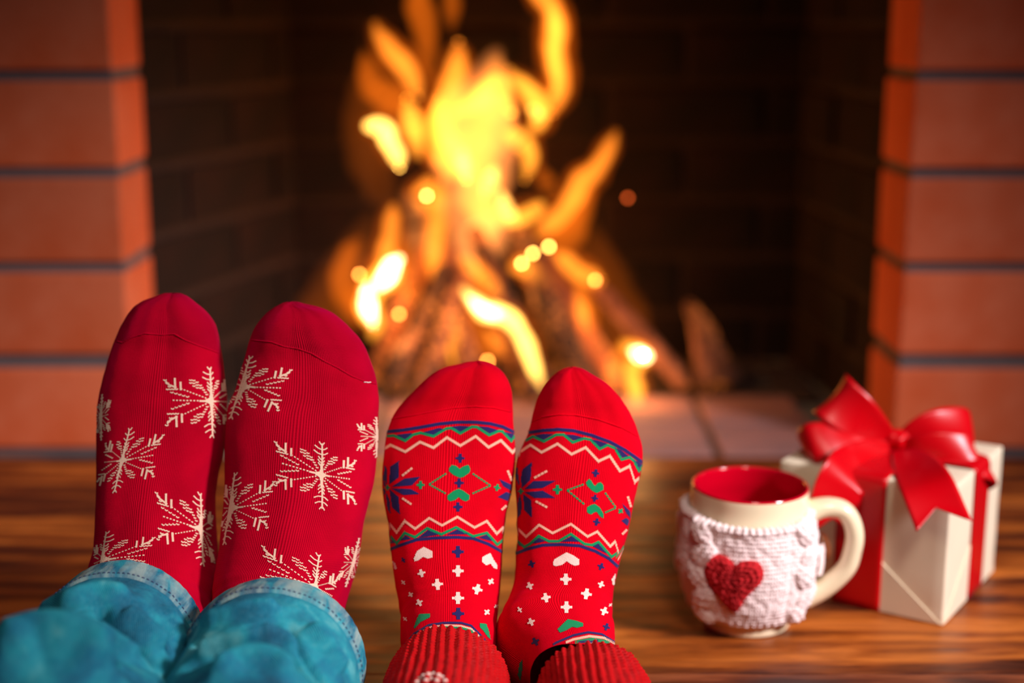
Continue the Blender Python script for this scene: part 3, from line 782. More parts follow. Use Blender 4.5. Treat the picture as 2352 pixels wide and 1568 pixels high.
man = empty('person', (-0.205, 0.90, 0.0)); tag(man, 'person in rolled light blue jeans and crimson snowflake socks, feet propped upright', 'person')
woman = empty('person', (0.01, 0.90, 0.0)); tag(woman, 'person in scarlet patterned socks with ribbed red knit cuffs, feet propped upright', 'person')
def lin(x0, y0, x1, y1): return lambda q, Y: x0 + (x1-x0)*(Y-y0)/(y1-y0)
FA = Foot(A_left, A_right, 0.985, R(4), 0.28, lin(-0.238, 0.90, -0.256, 0.80), 1, 230, 0.034)
FB = Foot(B_left, B_right, 0.975, R(4), 0.28, lin(-0.148, 0.90, -0.153, 0.80), -1, 230, 0.035)
FC = Foot(C_left, C_right, 0.968, R(7), 0.24, lin(-0.043, 0.88, -0.042, 0.78), 1, 215, 0.028)
FD = Foot(D_left, D_right, 0.966, R(7), 0.24, lin(0.035, 0.88, 0.050, 0.78), -1, 215, 0.028)
FA.build(man, M['sock_man'], M['sock_man_toe'], z1((290,470),(330,480),(400,440),(500,410),(620,420),(720,415),(800,460),(900,500),(985,530),(1060,560)))
FB.build(man, M['sock_man'], M['sock_man_toe'], z1((1300,460),(1345,465),(1450,475),(1550,510),(1650,525),(1750,560),(1850,620),(1950,670),(2050,730),(2150,770),(2240,790)))
FC.build(woman, M['sock_woman'], M['sock_woman_toe'], z3((210,580),(240,572),(400,545),(560,515),(720,487),(900,475),(1050,485),(1200,522)))
FD.build(woman, M['sock_woman'], M['sock_woman_toe'], z3((1360,600),(1370,595),(1450,560),(1580,540),(1720,545),(1900,580),(2100,650),(2240,728)))

cr = M['cream_yarn']
snowflake(FA, (485,920), (-3,-75), (3,82), (-98,2), (38,6), cr)
snowflake(FA, (281,1057), (17,-72), (-18,72), (-46,8), (78,-10), cr, 2.8)
snowflake(FA, (460,1214), (0,-80), (6,82), (-95,-28), (26,22), cr)
snowflake(FA, (238,1284), (7,-62), (-16,60), (-24,14), (104,-8), cr, 2.8)
snowflake(FA, (231,957), (4,-50), (2,52), (-12,8), (20,-4), cr, 2.6)
snowflake(FB, (562,888), (13,-68), (-32,72), (-40,-12), (92,6), cr)
snowflake(FB, (738,1090), (2,-72), (2,78), (-100,-26), (72,14), cr)
snowflake(FB, (535,1166), (5,-78), (-20,82), (-22,4), (86,-8), cr, 3.0)
snowflake(FB, (724,1348), (9,-74), (-10,58), (-118,-42), (42,26), cr)
snowflake(FB, (866,1003), (-2,-44), (-2,46), (-42,0), (10,4), cr, 2.6)
snowflake(FB, (812,1291), (12,-54), (-18,54), (-26,2), (14,4), cr, 2.6)
# --- woman's patterned socks
def wrap_band(F, P, y_off, th, name, mat, zig=0.0, per=14, th_t=None):
    """carry a band read off the front of the sock round its sole"""
    P = [(a[0]+(b[0]-a[0])*k/30, a[1]+(b[1]-a[1])*k/30) for a, b in zip(P, P[1:]) for k in range(31)]
    hs = [F.hit(x, y) for x, y in P]; hs = [h for h in hs if h]
    if len(hs) < 2: return None
    def tp(h):
        i, j = divmod(h[2], F.NP); return i + 0.5, 2*pi*(j+0.5)/F.NP
    a = tp(hs[0]); b = tp(hs[-1])   # first = left (phi ~ pi), last = right (phi ~ 0)
    return a, b
def back_strip(D, F, a, b, half, zig=0.0, n=90, per=7):
    (t0, p0), (t1, p1) = a, b
    p0 = p0 if p0 > 1.0 else p0 + 2*pi; p1 = p1 + 2*pi if p1 < pi else p1
    if p1 < p0: return
    prev = None; vs = []; fs = []
    for k in range(n+1):
        u = k/n; ph = p0 + (p1-p0)*u; t = t0 + (t1-t0)*u*u*(3-2*u)
        if zig: t += zig*(abs(((u*per*2) % 2) - 1) - 0.5)
        vs += [F.at(t-half, ph), F.at(t+half, ph)]
        if k: fs.append((2*k-2, 2*k-1, 2*k+1, 2*k))
    D.a.add((vs, fs))
def px_line(F, spec, name, mat, th, extend=True, half=0.5, zig=0.0):
    D = Decal(F); D.line(spec, th)
    if extend:
        r = wrap_band(F, spec, 0, th, name, mat)
        if r: back_strip(D, F, r[0], r[1], half, zig)
    return D.mk(name, mat)
N_, G_, W_, P_ = M['navy_yarn'], M['green_yarn'], M['white_yarn'], M['pink_yarn']
def polys(F, name, mat, L_):
    D = Decal(F)
    for p in L_: D.poly(p)
    return D.mk(name, mat)
def each(F, name, mat, L_):
    for p in L_: polys(F, name, mat, [p])
def crosses(F, name, mat, Z, L_, k=3.5636):
    for it in L_:
        x, y, s = it[:3]; rot = it[3] if len(it) > 3 else 0
        D = Decal(F); (px, py), = Z((x, y)); w_ = s/k; D.cross(px, py, w_, max(2.2, w_*0.3), 1.0 if s > 40 else 0.8, rot); D.mk(name, mat)
# sock C
px_line(FC, z3((168,682),(300,668),(450,645),(600,617),(750,603),(900,602),(1020,615),(1120,640),(1212,685)), 'navy_stripe', N_, 7)
px_line(FC, z3((166,718),(230,712),(325,755),(390,705),(450,690),(555,718),(660,655),(700,650),(775,694),(870,640),(910,642),(1010,708),(1090,674),(1120,680),(1190,756),(1213,720)), 'green_zigzag', G_, 5.5, zig=3)
each(FC, 'navy_triangle', N_, [z3((250,706),(325,742),(385,700),(370,692)), z3((465,688),(555,705),(640,658),(600,650)), z3((700,640),(775,682),(850,638),(775,632)), z3((925,636),(1012,694),(1085,668),(1000,642)), z3((1130,682),(1190,742),(1208,712),(1205,698))])
px_line(FC, z3((155,820),(205,790),(325,845),(445,765),(555,812),(665,728),(775,795),(900,718),(1005,808),(1105,752),(1200,850),(1226,820)), 'white_zigzag', P_, 5.5, zig=3)
each(FC, 'navy_petal', N_, [z3((275,920),(200,968),(195,1110),(270,1055)), z3((445,1050),(320,1065),(215,1130),(380,1118)), z3((210,1145),(310,1198),(440,1190),(370,1150)), z3((195,1150),(270,1215),(282,1355),(218,1300)),
     z3((158,955),(174,985),(174,1110),(148,1055)), z3((165,1165),(197,1240),(205,1350),(180,1310)), z3((141,1010),(167,1125),(150,1122)), z3((142,1140),(165,1155),(155,1210))])
crosses(FC, 'green_cross', G_, z3, [(180,1138,44), (450,1117,66), (1075,1138,56, 0.2)])
for a, b in (((300,1042),(385,975)), ((300,1225),(378,1278)), ((1160,998),(1195,1085)), ((1110,1320),(1165,1270))):
    D = Decal(FC); D.dash(z3(a, b), 5, 4, 0.85); D.mk('white_dash', P_)
D = Decal(FC)
for a, b in (((520,1112),(665,1020)), ((520,1112),(660,1190)), ((1020,1122),(870,1020)), ((1020,1122),(868,1190))): D.dash(z3(a, b), 4, 7, 0.75)
D.mk('green_diamond', G_)
crosses(FC, 'navy_cross', N_, z3, [(773,898,74), (765,1100,76), (755,1297,76)])
each(FC, 'green_heart', G_, [z3((683,980),(705,953),(740,960),(768,985),(800,965),(840,952),(857,985),(850,1015),(800,1050),(770,1057),(720,1035),(685,1005)),
     z3((672,1200),(720,1165),(762,1148),(800,1165),(848,1200),(848,1235),(820,1250),(790,1240),(762,1216),(730,1240),(690,1250),(672,1235))])
each(FC, 'navy_petal', N_, [z3((1093,1068),(1190,1115),(1192,1165),(1125,1125)), z3((1080,1215),(1150,1172),(1188,1190),(1160,1245))])
px_line(FC, z3((200,1436),(255,1505),(320,1412),(405,1475),(520,1388),(625,1448),(750,1378),(890,1465),(990,1412),(1070,1515),(1122,1465)), 'white_zigzag', P_, 5, zig=3)
px_line(FC, z4((206,370),(255,425),(320,340),(405,375),(505,302),(620,352),(740,295),(880,368),(990,340),(1075,435),(1118,400)), 'green_zigzag', G_, 5.5, zig=3)
each(FC, 'navy_triangle', N_, [z4((285,402),(325,362),(375,388),(330,396)), z4((435,378),(510,318),(600,352),(510,368)), z4((665,354),(750,312),(840,350),(750,352)), z4((925,378),(990,355),(1045,408),(985,395)), z4((208,422),(216,398),(245,422))])
px_line(FC, z4((204,472),(300,435),(420,395),(560,382),(740,375),(880,385),(1000,430),(1117,495)), 'navy_stripe', N_, 6.5)
each(FC, 'white_heart', W_, [z4((395,550),(420,490),(475,455),(545,490),(545,540),(510,550),(470,535),(430,565),(400,572)), z4((950,540),(985,520),(1018,505),(1045,560),(1072,600),(1070,635),(1045,625),(1020,590),(985,605),(955,580)), z4((216,560),(245,590),(257,630),(240,640))])
crosses(FC, 'navy_cross', N_, z4, [(755,495,96), (310,562,36,-.5), (758,1003,96)])
crosses(FC, 'white_cross', W_, z4, [(755,652,92), (457,670,64,-.25), (588,762,90,-.1), (310,745,34,-.7), (1022,738,54,.6), (912,802,84,.25), (370,845,44,-.6), (440,912,60,-.5), (755,875,98), (1065,940,30,1), (990,990,52,.7), (325,1045,34,-.8)])
each(FC, 'green_heart', G_, [z4((395,1115),(420,1045),(440,1005),(530,1002),(530,1030),(450,1070),(405,1122)), z4((930,1080),(985,1085),(1005,1140),(1020,1210),(1000,1195),(960,1140),(935,1115))])
px_line(FC, z4((300,1285),(400,1165),(520,1095),(640,1078),(780,1078),(860,1100),(960,1200),(1055,1330)), 'navy_stripe', N_, 4.5, False)
px_line(FC, z4((330,1275),(430,1165),(540,1112),(660,1098),(780,1104),(860,1126),(950,1210),(1050,1340)), 'white_stripe', P_, 4, False)
px_line(FC, z4((430,1185),(540,1126),(660,1112),(780,1118),(860,1142),(950,1226),(1046,1350)), 'green_stripe', G_, 4.5, False)
# sock D
px_line(FD, z3((1318,692),(1450,670),(1580,662),(1700,672),(1850,710),(2000,765),(2120,830),(2268,934)), 'navy_stripe', N_, 7)
px_line(FD, z3((1290,765),(1370,720),(1460,760),(1560,705),(1620,705),(1695,768),(1790,735),(1840,745),(1915,822),(1980,790),(2040,815),(2095,908),(2160,890),(2195,920),(2235,1000),(2264,962)), 'green_zigzag', G_, 5.5, zig=3)
each(FD, 'navy_triangle', N_, [z3((1385,710),(1455,748),(1535,700),(1460,698)), z3((1630,704),(1700,750),(1785,730),(1700,706)), z3((1842,742),(1920,808),(1980,780),(1900,752)), z3((2035,808),(2098,892),(2150,880),(2090,832)), z3((2190,912),(2238,988),(2260,950),(2230,925))])
px_line(FD, z3((1275,840),(1350,790),(1440,850),(1570,780),(1685,865),(1800,810),(1905,922),(1998,880),(2080,1002),(2160,962),(2200,1090),(2240,1055)), 'white_zigzag', P_, 5.5, zig=3)
each(FD, 'navy_petal', N_, [z3((1362,930),(1285,990),(1272,1060),(1280,1140),(1350,1075)), z3((1555,1082),(1375,1085),(1300,1150),(1450,1140)), z3((1300,1175),(1385,1222),(1553,1223),(1450,1165)), z3((1290,1190),(1355,1240),(1365,1388),(1300,1320)),
     z3((1240,950),(1262,1130),(1228,1050)), z3((1262,1195),(1278,1255),(1274,1350),(1244,1390),(1250,1250))])
crosses(FD, 'green_cross', G_, z3, [(1272,1168,48), (1570,1155,76), (2085,1330,46,.7)])
for a, b in (((1380,1060),(1490,1000)), ((1392,1250),(1490,1303)), ((2143,1210),(2170,1300)), ((2097,1520),(2137,1480))):
    D = Decal(FD); D.dash(z3(a, b), 5, 4, 0.85); D.mk('white_dash', P_)
D = Decal(FD)
for a, b in (((1650,1160),(1790,1110)), ((1650,1160),(1795,1280)), ((2045,1300),(1955,1175)), ((2045,1305),(1955,1345))): D.dash(z3(a, b), 4, 6, 0.75)
D.mk('green_diamond', G_)
crosses(FD, 'navy_cross', N_, z3, [(1882,1020,62,.15), (1875,1225,58,.2), (1890,1420,60,.2)])
each(FD, 'green_heart', G_, [z3((1803,1095),(1830,1065),(1848,1085),(1862,1110),(1878,1125),(1900,1100),(1925,1095),(1945,1120),(1945,1155),(1915,1170),(1888,1182),(1850,1160),(1810,1120)),
     z3((1810,1300),(1845,1280),(1875,1272),(1915,1300),(1945,1350),(1945,1388),(1920,1375),(1890,1335),(1870,1340),(1845,1358),(1815,1345))])
each(FD, 'navy_petal', N_, [z3((2100,1270),(2160,1330),(2167,1390),(2130,1345)), z3((2092,1408),(2130,1385),(2155,1405),(2140,1450))])
px_line(FD, z4((1250,308),(1315,372),(1420,275),(1530,342),(1680,268),(1815,370),(1895,330),(2000,450),(2040,410),(2070,515)), 'white_zigzag', P_, 5, zig=3)
px_line(FD, z4((1244,408),(1300,455),(1345,430),(1418,365),(1500,408),(1580,408),(1680,350),(1790,430),(1850,440),(1905,415),(2010,535),(2055,505)), 'green_zigzag', G_, 5.5, zig=3)
each(FD, 'navy_triangle', N_, [z4((1345,430),(1418,382),(1470,408),(1410,420)), z4((1600,412),(1688,368),(1765,414),(1690,410)), z4((1855,448),(1908,428),(1972,510),(1915,480)), z4((1250,442),(1262,418),(1285,450))])
px_line(FD, z4((1234,507),(1330,470),(1450,440),(1600,435),(1750,445),(1880,490),(1990,550),(2068,620)), 'navy_stripe', N_, 6.5)
each(FD, 'white_heart', W_, [z4((1535,605),(1540,560),(1600,525),(1645,500),(1700,525),(1750,560),(1750,600),(1710,608),(1680,595),(1645,570),(1610,600),(1560,612)), z4((2010,720),(2042,670),(2034,780),(2020,760))])
crosses(FD, 'navy_cross', N_, z4, [(1360,595,60,-.3), (1925,615,58,.4), (1968,1110,60,.3), (1390,1232,68,-.5)])
crosses(FD, 'white_cross', W_, z4, [(1638,720,92), (1345,775,62,-.4), (1925,762,56,.4), (1805,840,88,.15), (1475,872,78,-.2), (1643,950,94), (1262,970,40,-.6), (1950,982,68,.4), (1355,1070,64,-.4), (2000,930,26,.8)])
each(FD, 'green_heart', G_, [z4((1570,1130),(1620,1080),(1655,1048),(1720,1060),(1780,1080),(1780,1105),(1730,1118),(1690,1110),(1640,1140),(1590,1158)), z4((1285,1375),(1287,1440),(1268,1550),(1248,1500),(1260,1410))])
px_line(FD, z4((1420,1330),(1560,1240),(1700,1180),(1820,1155),(1930,1170),(2035,1232)), 'navy_stripe', N_, 4.5, False)
px_line(FD, z4((1600,1253),(1700,1214),(1830,1187),(1950,1200),(2040,1245)), 'white_stripe', P_, 5, False)
px_line(FD, z4((1560,1290),(1600,1275),(1680,1244),(1850,1212),(2000,1236)), 'green_stripe', G_, 7, False)
px_line(FD, z4((1740,1246),(1820,1236),(1900,1232)), 'navy_band', N_, 9, False)
px_line(FD, z4((1720,1290),(1870,1235)), 'white_stripe', W_, 3.5, False)
# specks of lint on the toes
for F, lst in ((FB, z1((2165,780),(2190,776),(2140,776))), (FD, z3((1625,118+40),(1482,908))), (FC, z3((1030,160),(880,690)))):
    pts = [F.hit(x, y) for x, y in lst]; pts = [h[0]+h[1]*0.0005 for h in pts if h]
    if len(pts) >= 2:
        v, f = tube(catmull([tuple(p) for p in pts], 8) and [Vector(p) for p in catmull([tuple(p) for p in pts], 8)], 0.00028, 5); 
        if (pts[0]-pts[-1]).length < 0.02: mk('lint', v, f, M['lint'], F.sock)

# ---------------------------------------------------------------- trouser legs
def sleeve(parent, name, mat, path, R0, hem, fold, rows, seg=150, inner=0.03, wall=0.0025, uvk=1.0, split=None, mat2=None, creases=()):
    """cloth tube along path [(s-fraction ordered) (X, Y, z, rx, rz)], open end at path[0]; fold(s, phi, i) -> radial offset"""
    dense = catmull(path, rows); C_ = [Vector(d[:3]) for d in dense]; S = [0.0]
    for a, b in zip(C_, C_[1:]): S.append(S[-1] + (b-a).length)
    rings = []
    def ring(c, t, rx, rz, s, out, i):
        up = Vector((0, 0, 1)); up = (up - t*up.dot(t)).normalized(); sd = t.cross(up); sd = sd if sd.x > 0 else -sd
        r = []
        for k in range(seg):
            ph = 2*pi*k/seg; d = fold(s, ph) + out
            r.append(c + sd*(cos(ph)*(rx + d)) + up*(sin(ph)*(rz + d)))
        return r
    T = [(C_[min(i+1, rows-1)] - C_[max(i-1, 0)]).normalized() for i in range(rows)]
    for k in range(5):   # inside of the opening
        f = 1-k/5.0; c = C_[0] + T[0]*(inner*f); rings.append((ring(c, T[0], dense[0][3], dense[0][4], 0.0, -wall*2, 0), -inner*f))
    rings.append((ring(C_[0]-T[0]*wall*0.6, T[0], dense[0][3], dense[0][4], 0.0, -wall, 0), -wall*0.6))
    for i in range(rows): rings.append((ring(C_[i], T[i], dense[i][3], dense[i][4], S[i], 0.0 if i else -wall*0.25, i), S[i]))
    if creases:   # pressed-in creases and rolls, each along a line read off the cloth
        import numpy as np
        allv = [v for r, _ in rings for v in r]
        bv0 = BVHTree.FromPolygons(allv, [(i*seg+k, i*seg+(k+1) % seg, (i+1)*seg+(k+1) % seg, (i+1)*seg+k) for i in range(len(rings)-1) for k in range(seg)])
        V = np.array([tuple(v) for v in allv]); disp = np.zeros(len(V))
        for pts, am, wd in creases:
            P = []
            dn = catmull([(float(a), float(b)) for a, b in pts], 60)
            for i, (x, y) in enumerate(dn):
                h = bv0.ray_cast(Vector((0, 0, HC)), ray(x, y).normalized())
                if h[0] is not None: P.append((*h[0], min(1.0, 0.25+sin(pi*i/59)*1.5)))
            if not P: continue
            P = np.array(P); d2 = ((V[:, None, :]-P[None, :, :3])**2).sum(2); j = d2.argmin(1)
            disp += 2.2*am*P[j, 3]*np.exp(-d2[np.arange(len(V)), j]/wd**2)
        nr = []
        for i, (r, s_) in enumerate(rings):
            c = sum(r, Vector())/len(r)
            nr.append(([v + (v-c).normalized()*float(disp[i*seg+k])*min(1.0, max(0.1, (s_-0.016)/0.012)) for k, v in enumerate(r)], s_))
        rings = nr
    vs = [v for r, _ in rings for v in r]; out = []
    parts = [(name, mat, 0, len(rings)-1)]
    objs = []
    nsp = None
    if split is not None:
        nsp = next(i for i, (_, s) in enumerate(rings) if s > split)
        parts = [(name, mat, nsp, len(rings)-1), (hem, mat2, 0, nsp)]
    main = None; allf = []
    for nm, mt, a, b in parts:
        fs = []; uv = []
        for i in range(a, b):
            for k in range(seg):
                k2 = (k+1) % seg; fs.append(((i-a)*seg+k, (i-a)*seg+k2, (i+1-a)*seg+k2, (i+1-a)*seg+k))
                u0, u1 = k/seg*uvk, (k+1)/seg*uvk; v0, v1 = rings[i][1], rings[i+1][1]
                uv.append([(u0, v0), (u1, v0), (u1, v1), (u0, v1)])
        sub = vs[a*seg:(b+1)*seg]
        if main is None: # close the far end
            fs.append(tuple(range((b-a)*seg, (b-a+1)*seg))); uv.append([(0, 0)]*seg)
            main = mk(nm, sub, fs, mt, parent, uvs=uv)
        else: mk(nm, sub, fs, mt, main, uvs=uv)
    allf = [(i*seg+k, i*seg+(k+1) % seg, (i+1)*seg+(k+1) % seg, (i+1)*seg+k) for i in range(len(rings)-1) for k in range(seg)]
    return main, BVHTree.FromPolygons(vs, allf), rings, S
def gauss(x, w): return math.exp(-(x/w)**2)
def foldfn(spec, hemb, nz, seed):
    """spec: (s0, slope, phi0, dphi, amp, width) creases and rolls"""
    def f(s, ph):
        if s < 0: s = 0
        d = 0.0; q = ((ph + pi/2) % (2*pi)) - pi/2
        for s0, sl, p0, dp, am, wd in spec:
            e = (q - p0)
            win = gauss(e, dp)
            x = s - (s0 + sl*e)
            d += am*gauss(x, wd)*win
        if s < hemb: d += 0.0012 - 0.0010*gauss(s-hemb, 0.0016)
        else: d -= 0.0010*gauss(s-hemb, 0.0022)
        k = min(1.0, max(0.0, (s-hemb*0.5)/0.03))
        v = Vector((cos(ph)*1.2+seed, sin(ph)*1.2, s*22))
        d += nz*k*noise.noise(v) + 0.35*nz*k*noise.noise(v*2.7) + 0.0004*noise.noise(Vector((cos(ph)*14, sin(ph)*14, s*300)))
        return d
    return f
# path: X, Y, z, rx, rz
pathA = [(-0.2535, 0.872, 0.067, 0.0520, 0.0580), (-0.254, 0.842, 0.067, 0.0545, 0.0585), (-0.253, 0.80, 0.066, 0.056, 0.058), (-0.252, 0.76, 0.063, 0.058, 0.058), (-0.252, 0.70, 0.063, 0.060, 0.060), (-0.262, 0.58, 0.070, 0.062, 0.062), (-0.29, 0.42, 0.080, 0.064, 0.066)]
pathB = [(-0.152, 0.850, 0.064, 0.0570, 0.0560), (-0.153, 0.82, 0.066, 0.058, 0.0575), (-0.153, 0.78, 0.060, 0.059, 0.057), (-0.152, 0.73, 0.055, 0.060, 0.055), (-0.150, 0.66, 0.057, 0.061, 0.057), (-0.154, 0.57, 0.064, 0.062, 0.062), (-0.162, 0.42, 0.075, 0.062, 0.066)]
fA = foldfn([(0.16, 0.010, 1.8, 1.7, 0.010, 0.030), (0.085, 0.05, 0.3, 0.6, -0.006, 0.008)], 0.0240, 0.0042, 3.0)
fB = foldfn([(0.060, 0.06, 2.9, 0.5, -0.006, 0.007), (0.16, 0.0, 1.6, 1.5, 0.006, 0.03)], 0.0240, 0.0040, 8.0)
SB = {}
crB = [(((446,1478),(500,1462),(560,1446),(610,1440),(641,1432)), -.0075, .0024), (((465,1436),(560,1408),(640,1398)), .0040, .007), (((455,1503),(540,1480),(620,1464)), .0040, .005),
       (((425,1534),(480,1508),(540,1492),(590,1490),(640,1502),(690,1527),(725,1566)), -.0075, .0028), (((480,1562),(560,1522),(620,1527),(670,1562)), .0055, .008),
       (((662,1440),(690,1490),(720,1530),(750,1568)), -.0060, .0026), (((705,1440),(745,1490),(780,1550)), .0045, .007), (((742,1448),(772,1490),(792,1540)), -.0035, .002), (((600,1468),(650,1470),(680,1500)), .003, .006)]
crA = [(((66,1474),(120,1442),(180,1414),(238,1403)), -.0100, .0034), (((90,1425),(160,1388),(230,1368),(300,1378)), .0045, .008), (((100,1462),(170,1440),(225,1432)), .004, .006),
       (((236,1404),(252,1430),(290,1465),(340,1502),(372,1532)), -.0075, .0030), (((278,1412),(325,1448),(372,1492)), .0045, .007), (((215,1450),(260,1480),(310,1515)), .0040, .007),
       (((-10,1506),(50,1480),(111,1466),(170,1472),(222,1500),(290,1548),(325,1572)), -.0100, .0045), (((0,1540),(100,1503),(180,1514),(240,1556)), .0120, .013), (((380,1400),(400,1440),(410,1480)), .003, .006), (((350,1420),(372,1455),(385,1500)), -.004, .003)]
for key, pth, fn in (('A', pathA, fA), ('B', pathB, fB)):
    g, bv, rings, S = sleeve(man, 'jeans_leg', M['denim'], pth, 0, 'rolled_hem', fn, 230, seg=220, split=0.0240, mat2=M['denim_hem'], uvk=0.38, creases=crA if key == 'A' else crB)
    # hem stitching: dashes of thread round the leg
    a = Acc(); idx = [i for i, (_, s) in enumerate(rings) if s > 0.0218][0]; rg = rings[idx][0]; rn = rings[idx+1][0]; c = sum(rg, Vector())/len(rg)
    n = len(rg)
    for k in range(0, n*1, 2):
        p = rg[k]; q = rg[(k+1) % n]; m = rg[(k+1) % n]
        o = (p-c).normalized()*0.0003
        v, f = tube([p+o*0.2, p.lerp(q, .3)+o*1.6, p.lerp(q, .8)+o*1.6, q+o*0.2], 0.00032, 5); a.add((v, f))
    a.mk('hem_stitch', M['thread'], g)
# the woman's ribbed knit cuffs
def ribfold(nr, amp, seed):
    def f(s, ph):
        ph2 = ph + 0.10*noise.noise(Vector((cos(ph)*1.2, sin(ph)*1.2, s*9+seed)))
        x = 0.5+0.5*cos(ph2*nr); r = amp*(x**0.7)
        r += 0.0007*sin(s*2*pi/0.0042 + 2.2*abs(sin(ph2*nr/2)))*x
        r += 0.0009*noise.noise(Vector((cos(ph)*9, sin(ph)*9, s*90+seed))) + 0.0022*noise.noise(Vector((cos(ph)*2, sin(ph)*2, s*18+seed)))
        if s < 0.004: r -= (0.004-s)*0.35
        return r
    return f
pathC = [(-0.042, 0.868, 0.0465, 0.0360, 0.0345), (-0.0425, 0.84, 0.0470, 0.0385, 0.0365), (-0.043, 0.80, 0.0465, 0.0400, 0.038), (-0.044, 0.73, 0.047, 0.041, 0.040), (-0.045, 0.62, 0.055, 0.044, 0.046), (-0.044, 0.42, 0.070, 0.048, 0.052)]
pathD = [(0.0500, 0.842, 0.0475, 0.0335, 0.0340), (0.0512, 0.82, 0.0480, 0.0360, 0.0360), (0.052, 0.78, 0.0475, 0.0385, 0.038), (0.054, 0.72, 0.048, 0.040, 0.040), (0.059, 0.62, 0.055, 0.044, 0.046), (0.068, 0.42, 0.070, 0.050, 0.052)]
for key, pth, nr in (('C', pathC, 46), ('D', pathD, 46)):
    g, bv, rings, S = sleeve(woman, 'knit_legging', M['rib'], pth, 0, None, ribfold(nr, 0.0022, ord(key)), 200, seg=460, inner=0.02)
    SB[key] = (g, bv)
g, bv = SB['C']; a = Acc()
for x, y in ((958,1566),(964,1558),(973,1552),(984,1548),(996,1547),(1007,1550),(1016,1555),(1022,1563),(978,1562),(990,1559),(1003,1562)):
    h = bv.ray_cast(Vector((0, 0, HC)), ray(x, y).normalized())
    if h[0] is not None:
        bm = bmesh.new(); bmesh.ops.create_icosphere(bm, subdivisions=2, radius=0.0013)
        v = [Vector((q.co.x*1.3, q.co.y, q.co.z)) + h[0] for q in bm.verts]; bm.verts.index_update(); f = [tuple(q.index for q in p.verts) for p in bm.faces]; bm.free(); a.add((v, f))
a.mk('white_embroidery', M['white_yarn'], g)
# ---------------------------------------------------------------- mug
MC = Vector((0.1865, 1.0615, 0.0))
M['cream_glaze'] = plain('cream_glaze', srgb(236, 222, 184), 0.28, 0.04, 30, Coat_Weight=0.6, Coat_Roughness=0.08)
M['red_glaze'] = plain('red_glaze', srgb(190, 2, 30), 0.12, 0.0, Coat_Weight=1.0, Coat_Roughness=0.04)
M['dark_drink'] = plain('dark_drink', srgb(110, 4, 12), 0.1)
mug = empty('mug', MC); tag(mug, 'cream mug with red inside, wearing a white knitted sleeve with a red heart', 'mug')
def lathe(prof, seg=96):
    vs = []; fs = []
    for r, z in prof:
        for k in range(seg):
            q = 2*pi*k/seg; vs.append(MC + Vector((r*cos(q), r*sin(q), z)))
    n = len(prof)
    for i in range(n-1):
        for k in range(seg):
            k2 = (k+1) % seg; fs.append((i*seg+k, i*seg+k2, (i+1)*seg+k2, (i+1)*seg+k))
    return vs, fs
prof_out = [(0.001, 0.0015), (0.030, 0.0015), (0.0325, 0.0), (0.0350, 0.0006), (0.0358, 0.003), (0.0360, 0.008), (0.0385, 0.012), (0.0430, 0.018), (0.0475, 0.028), (0.0500, 0.042), (0.0508, 0.056), (0.0506, 0.070), (0.0498, 0.082), (0.0484, 0.092), (0.0468, 0.099), (0.0461, 0.104), (0.0458, 0.110), (0.0455, 0.1133)]
v, f = lathe(catmull(prof_out, 70)); mk('mug_body', v, f, M['cream_glaze'], mug)
prof_in = [(0.0455, 0.1133), (0.0449, 0.1146), (0.0438, 0.1148), (0.0428, 0.1138), (0.0424, 0.110), (0.0428, 0.100), (0.0450, 0.088), (0.0468, 0.070), (0.0466, 0.050), (0.0440, 0.030), (0.038, 0.016), (0.025, 0.010), (0.001, 0.009)]
v, f = lathe(catmull(prof_in, 60)); mk('glazed_inside', v, f, M['red_glaze'], mug)
hp = [(0.0455, 0, 0.0930), (0.052, 0, 0.0965), (0.062, 0, 0.0985), (0.072, 0, 0.0965), (0.0785, 0, 0.0890), (0.0820, 0, 0.0770), (0.0812, 0, 0.0640), (0.0775, 0, 0.0500), (0.068, 0, 0.0380), (0.057, 0, 0.0290), (0.046, 0, 0.0230)]
ang = R(-8)
hp = [MC + Vector((x*cos(ang), x*sin(ang), z)) for x, y, z in hp]
P_h = [Vector(p) for p in catmull([tuple(p) for p in hp], 60)]
rr = [0.0072 + 0.0022*abs(2*i/59-1)**3 for i in range(60)]
v, f = tube(P_h, rr, 24, flat=1.25, up=Vector((0.14, 1, 0))); mk('handle', v, f, M['cream_glaze'], mug)

